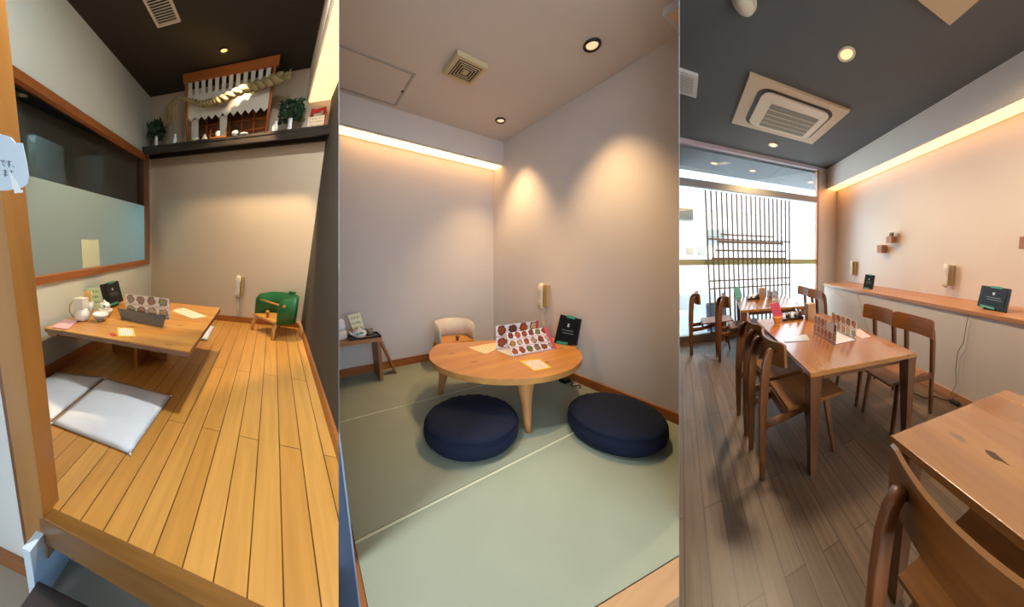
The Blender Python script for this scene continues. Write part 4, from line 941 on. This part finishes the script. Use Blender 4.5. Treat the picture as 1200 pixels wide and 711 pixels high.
# ceiling fittings
acm = flat('ac_ivory','#c9b48e',.5); ac2 = flat('ac_ivory_light','#d6c6a4',.45); dark = flat('slot_dark','#22211e',.6)
def rrect(u0,u1,v0,v1,r,n=6):
    P=[]
    for cx,cy,a0 in ((u1-r,v1-r,0),(u0+r,v1-r,90),(u0+r,v0+r,180),(u1-r,v0+r,270)):
        for k in range(n+1):
            a=math.radians(a0+90*k/n); P.append((cx+r*math.cos(a),cy+r*math.sin(a)))
    return P
def cassette(u0,u1,v0,v1,label):
    t = thing('air_conditioner', label, 'air conditioner', room, ((u0+u1)/2,(v0+v1)/2,HC3), 'ceiling air conditioners')
    du,dv=u1-u0,v1-v0
    part('panel', MB().box(u0,u1,v0,v1,HC3-.03,HC3-.0005,.005), acm, t)
    part('air_slot', MB().prism(rrect(u0+.11*du,u1-.11*du,v0+.10*dv,v1-.10*dv,.13),HC3-.034,HC3-.0305), dark, t, 'black rounded air slot')
    part('inner_panel', MB().prism(rrect(u0+.145*du,u1-.145*du,v0+.14*dv,v1-.14*dv,.10),HC3-.055,HC3-.0345,.006), ac2, t)
    g0,g1,k0,k1 = u0+.26*du,u1-.22*du,v0+.30*dv,v1-.19*dv
    g = part('intake_grille', MB().box(g0,g1,k0,k1,HC3-.0575,HC3-.0555), flat('grille_grey','#7d7767',.6), t)
    for k in range(4):
        v=k0+(k+1)*(k1-k0)/5; part('grille_bar', MB().box(g0,g1,v-.006,v+.006,HC3-.061,HC3-.058), ac2, g)
cassette(.672,1.888,2.40,3.325,'large ivory ceiling cassette above the middle dining table')
cassette(.66,1.885,.30,1.221,'ivory ceiling cassette at the near right of the dark ceiling')
t = thing('air_vent','square white vent grille at the left of the dark grey ceiling','vent',room,(.06,2.84,HC3))
part('frame', MB().box(-.12,.236,2.665,3.02,HC3-.03,HC3-.0005,.006), flat('vent_frame','#d0cfcc',.5), t); g=part('grille', MB().box(-.08,.196,2.72,2.965,HC3-.0325,HC3-.0303), flat('vent_grey','#9a9890',.6), t)
for k in range(8): part('slat', MB().box(-.08,.196,2.73+k*.03,2.738+k*.03,HC3-.036,HC3-.0328), flat('vent_frame','#d0cfcc',.5), g)
t = thing('smoke_detector','round ivory smoke detector on the dark grey ceiling','detector',room,(.475,1.80,HC3))
part('base', MB().lathe([(.085,-.0005),(.085,-.02),(.075,-.026)],(.475,1.80,HC3),28), ivory_pl, t); part('dome', MB().lathe([(.07,-.0265),(.066,-.05),(.04,-.066),(.002,-.07)],(.475,1.80,HC3),28), ivory_pl, t)
downlight(room,1.371,1.813,HC3,.078,'large lit downlight above the front of the middle dining table',lr,'round downlights')
downlight(room,1.381,3.684,HC3,.078,'lit downlight between the air conditioner and the window',lr,'round downlights')
# tables
def taper(m,u0,v0,u1,v1,h0,h1,w0,w1):
    return m.hexa([(u0-w0,v0-w0,h0),(u0+w0,v0-w0,h0),(u0+w0,v0+w0,h0),(u0-w0,v0+w0,h0)],[(u1-w1,v1-w1,h1),(u1+w1,v1-w1,h1),(u1+w1,v1+w1,h1),(u1-w1,v1+w1,h1)])
leg_w = wood('table_leg_wood','#5c341a','#734524','h',.8,.4)
TH = .72
def dining_table(cs, label, group='dining tables'):
    P=[Vector((*c,0)) for c in cs]; c=sum(P,Vector())/4
    t = thing('dining_table', label, 'table', room, (c.x,c.y,.0005), group)
    part('tabletop', MB().prism(cs, TH-.034, TH, .004), table_wood, t)
    for p in P:
        q=p+(c-p)*.0; d=c-p; s=Vector((math.copysign(1,d.x),math.copysign(1,d.y),0))
        top=p+s*.045; bot=p+s*.034
        part('leg', taper(MB(),bot.x,bot.y,top.x,top.y,.0008,TH-.035,.022,.042), leg_w, t)
    for a,b in ((0,1),(2,3)):
        A=P[a]+(P[b]-P[a]).normalized()*.115; B=P[b]-(P[b]-P[a]).normalized()*.115; y=math.copysign(.05,c.y-P[a].y)
        part('apron', MB().hexa([(A.x,A.y+y,TH-.085),(B.x,B.y+y,TH-.085),(B.x,B.y+y+.02,TH-.085),(A.x,A.y+y+.02,TH-.085)],[(A.x,A.y+y,TH-.035),(B.x,B.y+y,TH-.035),(B.x,B.y+y+.02,TH-.035),(A.x,A.y+y+.02,TH-.035)]), leg_w, t)
    return t
dining_table([(.664,1.17),(1.51,1.066),(1.56,2.44),(.715,2.50)],'middle dining table with a clear menu stand and condiment tray')
dining_table([(.668,3.06),(1.545,2.91),(1.64,4.0),(.80,4.02)],'far dining table in front of the lattice screen')
dining_table([(.70,.59),(1.508,.532),(1.56,-.38),(.76,-.38)],'nearest dining table with a dark knot in its bare top')
t = [o for o in COL.objects if o.get('label','').startswith('nearest dining table')][0]
m = MB(); KC=(.95,.35); KP=[(-.030,.004),(-.016,.012),(-.004,.020),(.006,.014),(.020,.010),(.045,.002),(.022,-.004),(.008,-.014),(-.006,-.012),(-.018,-.008)]; m.prism([(KC[0]+y,KC[1]-x) for x,y in KP],TH+.0002,TH+.0007); part('knot', m, flat('knot_dark','#4a3018',.6), t, 'dark knot in the wood')
# chairs (template: x = the way the sitter faces, y = sideways)
def chair(u,v,ang,label,group='wooden dining chairs'):
    Mx = turn(u,v,0,ang); N=lambda: MB(Mx)
    t = thing('dining_chair', label, 'chair', room, (u,v,.0006), group)
    for s in (1,-1):
        m=N(); y=.135*s
        m.sweep([(0,y,.0008),(.004,y,.2),(.012,y,.45),(.026,y,.66),(.038,y*.99,.76),(.052,y*.97,.815),(.073,y*.95,.842),(.092,y*.93,.835)],(0,1,0),[.013,.014,.015,.015,.015,.015,.015,.012],[.016,.021,.026,.027,.027,.026,.022,.014])
        part('leg', m, chair_wood, t)
        m=N(); m.sweep([(.535,.165*s,.0008),(.50,.158*s,.22),(.468,.15*s,.443)],(0,1,0),[.012,.015,.018],[.012,.016,.021]); part('leg', m, chair_wood, t)
        m=N(); m.sweep([(.018,y,.372),(.15,y*1.02,.378),(.30,y*1.05,.402),(.455,y*1.08,.425)],(0,1,0),[.011,.011,.011,.011],[.028,.026,.022,.017]); part('rail', m, chair_wood, t)
    part('cross_rail', N().box(.45,.47,-.145,.145,.405,.443), chair_wood, t)
    part('cross_rail', N().box(.155,.175,-.13,.13,.37,.443), chair_wood, t)
    # seat: gently dished plate
    vs=[];n=8
    m=N(); rings=[]
    for i in range(n+1):
        x=.165+.435*i/n; dip=-.010*math.sin(PI*i/n)
        hw=.183+.004*i/n
        rings.append([(x,-hw,.4435+dip*.2),(x,0,.4435+dip),(x,hw,.4435+dip*.2),(x,hw,.462+dip*.2),(x,0,.462+dip),(x,-hw,.462+dip*.2)])
    part('seat', m.loft(rings,True,smooth=False), chair_wood_u, t)
    # bent backrest
    m=N(); rings=[]
    for i in range(29):
        q=-1+2*i/28; x=.085+.055*q*q; y=.206*q; zt=.893+.012*q*q-.03*max(0,abs(q)-.86)/.14*.5; zb=.737+.010*q*q
        lean=.0
        rings.append([(x-.009,y,zb),(x+.009,y,zb),(x+.003,y,zt),(x-.013,y,zt)])
    part('backrest', m.loft(rings,True,smooth=False), chair_wood_u, t)
    return t
cA = chair(.394,1.45,0,'wooden chair at the near left side of the middle dining table')
copy_tree(cA,room,(.394,1.872,.0006),'second wooden chair along the left side of the middle dining table')
copy_tree(cA,room,(.40,3.345,.0006),'wooden chair at the near left side of the far dining table')
copy_tree(cA,room,(.07,3.765,.0006),'wooden chair pulled out left of the far table before the window glass')
copy_tree(cA,room,(.372,.215,.0006),'wooden chair seen from behind at the nearest dining table, largest of the chairs')
cC = chair(1.955,1.352,PI,'wooden chair at the near right side of the middle dining table')
copy_tree(cC,room,(1.955,1.776,.0006),'second wooden chair along the right side of the middle dining table')
copy_tree(cC,room,(2.03,3.195,.0006),'wooden chair at the near right side of the far dining table')
copy_tree(cC,room,(2.03,3.62,.0006),'wooden chair at the far right corner beside the window frame')
# things on the tables
TZ = TH+.0005
acry = flat('clear_acrylic','#e6e2e2',.15)
def menu_rack(u0,u1,v0,v1,z,label,hh=.165,seed=5):
    t = thing('menu_stand',label,'menu',room,((u0+u1)/2,(v0+v1)/2,TH),'standing menus on the dining tables')
    part('photo_sheet', MB().panel((u0,v0,z),(u0,v1,z),(u0+.01,v1,z+hh),(u0+.01,v0,z+hh),.003), menu_print('menu_photos_rack%d'%seed,6,2,'#dcd2d2',seed=seed), t)
    part('photo_sheet', MB().panel((u1,v0,z),(u1,v1,z),(u1-.005,v1,z+hh),(u1-.005,v0,z+hh),.003), menu_print('menu_photos_rackb%d'%seed,5,2,'#c9bab0',seed=seed+1), t)
    part('base_sheet', MB().panel((u0+.004,v1,z+.003),(u0+.004,v0,z+.003),(u1-.004,v0,z+.003),(u1-.004,v1,z+.003),.002), acry, t)
    return t
t = menu_rack(1.07,1.283,1.84,1.478,TZ,'clear stand of menu sheets on the middle dining table')
part('white_slip', MB().panel((1.068,1.62,TZ+.095),(1.068,1.51,TZ+.085),(1.076,1.51,TZ+.155),(1.076,1.62,TZ+.16),.001), paper_w, t, 'white slip clipped on the left sheet')
menu_rack(1.26,1.37,3.75,3.48,TZ,'small standing menu on the far dining table',.15,9)
solo('menu_sheet', MB().panel((1.40,1.72,TZ+.0012),(1.36,1.50,TZ+.0012),(1.46,1.49,TZ+.0012),(1.52,1.70,TZ+.0012),.001), lines_print('pink_sheet','#e6b8b4','#c0506a',None,8,.5), room, (1.44,1.6,TH), 'pink printed sheet at the right edge of the middle dining table','paper')
solo('receipt_tray', MB().panel((.725,1.715,TZ+.006),(.93,1.655,TZ+.006),(.972,1.80,TZ+.006),(.765,1.815,TZ+.006),.0055), flat('silver_tray','#d5d6d4',.25,.4), room, (.85,1.74,TH), 'pale silver tray lying on the left of the middle dining table','tray')
def caddy(u0,u1,v0,v1,label,jl,grp):
    t = thing('condiment_tray',label,'tray',room,((u0+u1)/2,(v0+v1)/2,TH),'condiment trays')
    part('base', MB().box(u0,u1,v0,v1,TZ,TZ+.008,.003), lac, t)
    m=MB(); e=.004
    for b in ((u0,u1,v0,v0+e),(u0,u1,v1-e,v1),(u0,u0+e,v0+e,v1-e),(u1-e,u1,v0+e,v1-e)): m.box(*b,TZ+.0085,TZ+.03)
    part('rim', m, lac, t)
    kinds = [('soy_jug',flat('milk_plastic','#dfe3ea',.35)),('pepper_jar',flat('green_lid','#4f7a58',.4)),('salt_jar',china),('spice_jar',flat('spice','#7a4a3a',.3)),('oil_bottle',flat('soy','#4a2a1a',.15)),('sugar_jar',flat('grey_china','#c3cac8',.3))]
    n=len(kinds)
    for k,(nm,mm) in enumerate(kinds):
        u=u0+.028+(u1-u0-.056)*(k//2)/2; v=v0+.03+(v1-v0-.06)*(k%2); h=(.075,.06,.085,.055,.1,.07)[k]; z=TZ+.0085
        j = thing(nm, jl+' '+('white soy jug','jar with a green lid','tall white salt jar','brown spice jar','dark slim bottle','pale grey jar')[k]+' in its condiment tray', 'jar', room, (u,v,z), grp)
        part('body', MB().lathe([(.018,.0005),(.021,.006),(.021,h*.6),(.013,h*.8)],(u,v,z),16), mm, j); part('lid', MB().lathe([(.0135,h*.8+.0005),(.015,h*.84),(.012,h*.98),(.002,h)],(u,v,z),14), china if k!=1 else mm, j)
caddy(.945,1.205,2.29,2.44,'black condiment tray of small jars on the middle dining table','middle table:','condiment jars on the middle table')
caddy(.93,1.13,3.72,3.86,'black condiment tray of small jars on the far dining table','far table:','condiment jars on the far table')
def box_of_sticks(u,v,label):
    t = thing('chopstick_box',label,'box',room,(u,v,TH),'wooden chopstick boxes')
    bw = wood('box_wood','#b08a62','#c49c72','h',1)
    part('body', MB().box(u-.045,u+.045,v-.04,v+.04,TZ,TZ+.17,.004), bw, t); part('lid', MB().box(u-.048,u+.048,v-.043,v+.043,TZ+.1705,TZ+.185,.004), bw, t)
box_of_sticks(1.262,2.245,'tall wooden chopstick box on the middle dining table'); box_of_sticks(1.18,3.78,'tall wooden chopstick box on the far dining table')
solo('sauce_cup', MB().lathe([(.016,.0005),(.024,.01),(.026,.035),(.012,.05),(.001,.052)],(1.27,2.13,TZ),18), china, room, (1.27,2.13,TZ), 'small white cup beside the chopstick box on the middle table','cup')
def sign(u,v,label,cm,fm,s=1):
    t = thing('card_sign',label,'sign',room,(u,v,TH),'small standing signs on the dining tables')
    part('foot', MB().lathe([(.03*s,.0005),(.033*s,.01),(.05*s,.05*s),(.056*s,.062*s),(.001,.062*s)],(u,v,TZ),18,sy=.5), fm, t)
    part('card', MB().panel((u-.045*s,v-.005,TZ+.064*s),(u+.05*s,v-.01,TZ+.058*s),(u+.02*s,v+.005,TZ+.20*s),(u-.075*s,v+.01,TZ+.19*s),.006), cm, t)
    return t
sign(.885,2.285,'pink square card sign on an orange foot on the middle table',lines_print('rose_card','#c0485e','#8f2a40',None,5,.5),flat('orange_foot','#d8862f',.4),1.1)
sign(.80,3.80,'teal card sign at the left of the far dining table',flat('teal_card','#5fa89a',.5),flat('teal_foot','#6fb0a4',.5),1.1)
# wall boxes, phones, tablets, cords
cw = wood('cube_wood','#9a5f3c','#ad724a','u',1,.45)
def cube(v0,v1,h0,h1,label,nm='wall_box'):
    t = thing(nm,label,'wall shelf',room,(UW3-.06,(v0+v1)/2,h0),'small wooden wall boxes')
    m=MB(); u0=UW3-.115; e=.01
    part('body', MB().box(u0,UW3-.001,v0,v1,h0,h1,.003), cw, t)
    return t
cube(2.735,2.835,1.495,1.62,'small wooden box on the cream wall, lower of the pair'); cube(2.545,2.65,1.65,1.745,'small wooden box on the cream wall carrying a white ornament')
cube(.885,1.02,1.505,1.62,'small wooden box on the cream wall at the far right')
t = thing('ornament','small white figure on the upper wooden wall box','ornament',room,(2.9,2.59,1.7455))
part('body', MB().ball((2.885,2.62,1.775),.028,.026,.029), china, t); part('body', MB().ball((2.885,2.567,1.772),.026,.022,.026), flat('brown_cap','#6a4a36',.4), t); part('hood', MB().box(2.86,2.93,2.54,2.65,1.8045,1.815,.004), china, t)
wall_phone(room,(UW3-.001,1.70,1.20),(0,-1,0),(-1,0,0),'ivory wall phone above the ledge nearer the tablet at right',1.22,.17,'intercom wall phones')
wall_phone(room,(UW3-.001,3.50,1.21),(0,-1,0),(-1,0,0),'ivory wall phone far along the cream wall above the ledge',1.22,.17,'intercom wall phones')
LZ=.9355
tablet(room,(2.52,1.175,LZ+.03),(2.52,.945,LZ+.005),(2.62,.962,LZ+.205),(2.62,1.195,LZ+.215),'black tablet with green bumpers at the right end of the wooden ledge',LZ-.0005,(.12,0,0),'black ordering tablets')
tablet(room,(2.50,2.76,LZ+.004),(2.56,2.62,LZ+.004),(2.64,2.66,LZ+.21),(2.58,2.80,LZ+.22),'small looking tablet far along the wooden ledge below the wall boxes',LZ-.0005,(.08,.03,0),'black ordering tablets')
t = thing('power_cable','thin dark cord hanging from the ledge to the floor socket by the baseboard','cord',room,(2.34,1.2,.001))
cordm = flat('cord_grey','#5a5148',.6)
U_=2.340
part('hanging_lead', MB().tube([(U_,1.154,.892),(U_,1.166,.789),(U_-.004,1.176,.619),(U_,1.222,.509),(U_-.004,1.226,.341),(U_,1.214,.178),(U_-.01,1.254,.04),(2.30,1.24,.012)],.0032,6), cordm, t)
part('floor_lead', MB().tube([(2.30,1.235,.009),(2.25,1.30,.007),(2.237,1.349,.007),(2.12,1.38,.007),(2.095,1.49,.007)],.0045,6), black_rub, t)
part('plug_block', MB().box(2.27,2.32,1.15,1.23,.001,.03,.005), black_rub, t)
t = thing('telephone_cable','thin grey cord running down the half height wall below the far phone','cord',room,(2.34,2.6,.2))
part('wire', MB().tube([(U_,2.70,.893),(U_,2.689,.86),(U_,2.583,.621),(U_,2.447,.385),(U_,2.40,.12),(U_-.01,2.39,.004)],.0025,6), flat('cord_pale','#8a8178',.6), t)
# ================================================================== dividers between the rooms
def divider(c0, c1, z0, z1, near, far, label, name):
    m=MB(); V=[]
    for Z in (near,far):
        for col in (c0,c1):
            for zw in (z0,z1):
                d=ray_plan(col); 
                k=(zw-EYE.z-d.z*Z)/UPV.z
                V.append(EYE+d*Z+UPV*k)
    me=bpy.data.meshes.new(name); bm=bmesh.new(); lay=bm.verts.layers.float_vector.new('tex'); v=[bm.verts.new(p-EYE) for p in V]
    for f in ((0,1,3,2),(4,6,7,5),(0,2,6,4),(1,5,7,3),(0,4,5,1),(2,3,7,6)): bm.faces.new([v[i] for i in f])
    for q in v: q[lay]=q.co
    bmesh.ops.recalc_face_normals(bm,faces=bm.faces[:]); bm.to_mesh(me); bm.free(); me.materials.append(flat('divider_grey','#77736f',.8))
    o=bpy.data.objects.new(name,me); COL.objects.link(o); o.location=EYE; tag(o,label,'wall',kind='structure')
divider(396.85,397.35,0,3.2,.9,3.4,'thin divider wall between the plank room and the mat room','wall_divider')
divider(795.85,796.35,0,3.4,1.1,5.2,'thin divider wall between the mat room and the dining room','wall_divider')
# ================================================================== added light screens round the hub, and daylight
HUB = Room((1,0,0),(0,1,0),(0,0,1),1.42,[])
struct('hub_shade_top', MB().box(-4.5,5.3,-2.6,1.3,3.32,3.4), white, HUB, 'unseen white ceiling over the open hub, added to block sun and sky', 'ceiling')  # added roof out of view, keeps sun and overhead sky off the rooms
struct('hub_shade_left', MB().box(-4.6,-4.5,-2.6,1.5,-.2,3.3), white, HUB, 'unseen white side wall added at the left of the hub to cut daylight', 'wall')  # added screen out of view, shuts off daylight from the left
struct('hub_shade_right', MB().box(5.2,5.3,-2.6,0,-.2,3.3), white, HUB, 'unseen white side wall added at the right of the hub to cut daylight', 'wall')  # added screen out of view, narrows the daylight opening
struct('hub_shade_back', MB().box(-4.5,-1.0,-2.7,-2.6,-.2,3.3), white, HUB, 'unseen white wall added at the back left of the hub to cut daylight', 'wall')  # added screen behind the camera, dims the front of the plank room
struct('ground', MB().box(-30,30,-30,30,-.3,-.2), flat('grey_ground','#8f8d88',.8), HUB, 'grey ground around the building', 'ground')
wd = bpy.data.worlds.new('daylight'); SC.world = wd; wd.use_nodes = True
bg = wd.node_tree.nodes['Background']; bg.inputs[0].default_value = (.66,.83,1.0,1); bg.inputs[1].default_value = 3.4
sl = bpy.data.lights.new('sun','SUN'); sl.energy = 7.0; sl.color=(1,.96,.9); sl.angle=.02
so = bpy.data.objects.new('sun',sl); COL.objects.link(so); so.rotation_euler = Vector((.4,1,-1.6)).to_track_quat('-Z','Y').to_euler()
WARM=(1.0,.66,.32)
def down(nm, room, u, v, h, power, ang, size=.03, blend=.6, col=WARM): return spot(nm, room, (u,v,h-.02), (u,v,h-1), power, col, ang, blend, size)
down('lamp_altar', R1, -.479,2.649,2.221, 130, 1.45, .03, .35, (1.0,.76,.46))
down('lamp_table_fill', R1, -.08,1.30,2.221, 140, 2.8, .03, .4, (.92,.97,.94))  # unseen table-shadow downlight, shifted right and cooled to add daylight on the left wall
down('lamp_mats', R2, 1.513,1.211,2.206, 60, 1.5, .03, .8)
down('lamp_corner', R2, 1.571,2.179,2.206, 58, 1.5, .03, .8)
down('lamp_dining', R3, 1.371,1.813,3.196, 260, 2.8, .2, .6, (1,.78,.52))
down('lamp_window', R3, 1.381,3.684,3.196, 120, 2.4, .05)
down('lamp_passage_fill', R1, -2.384,2.613,2.2, 260, 2.8, .05, .5, (.85,1,.97))  # added lamp, brightens the frosted pane and sends cool light into the room
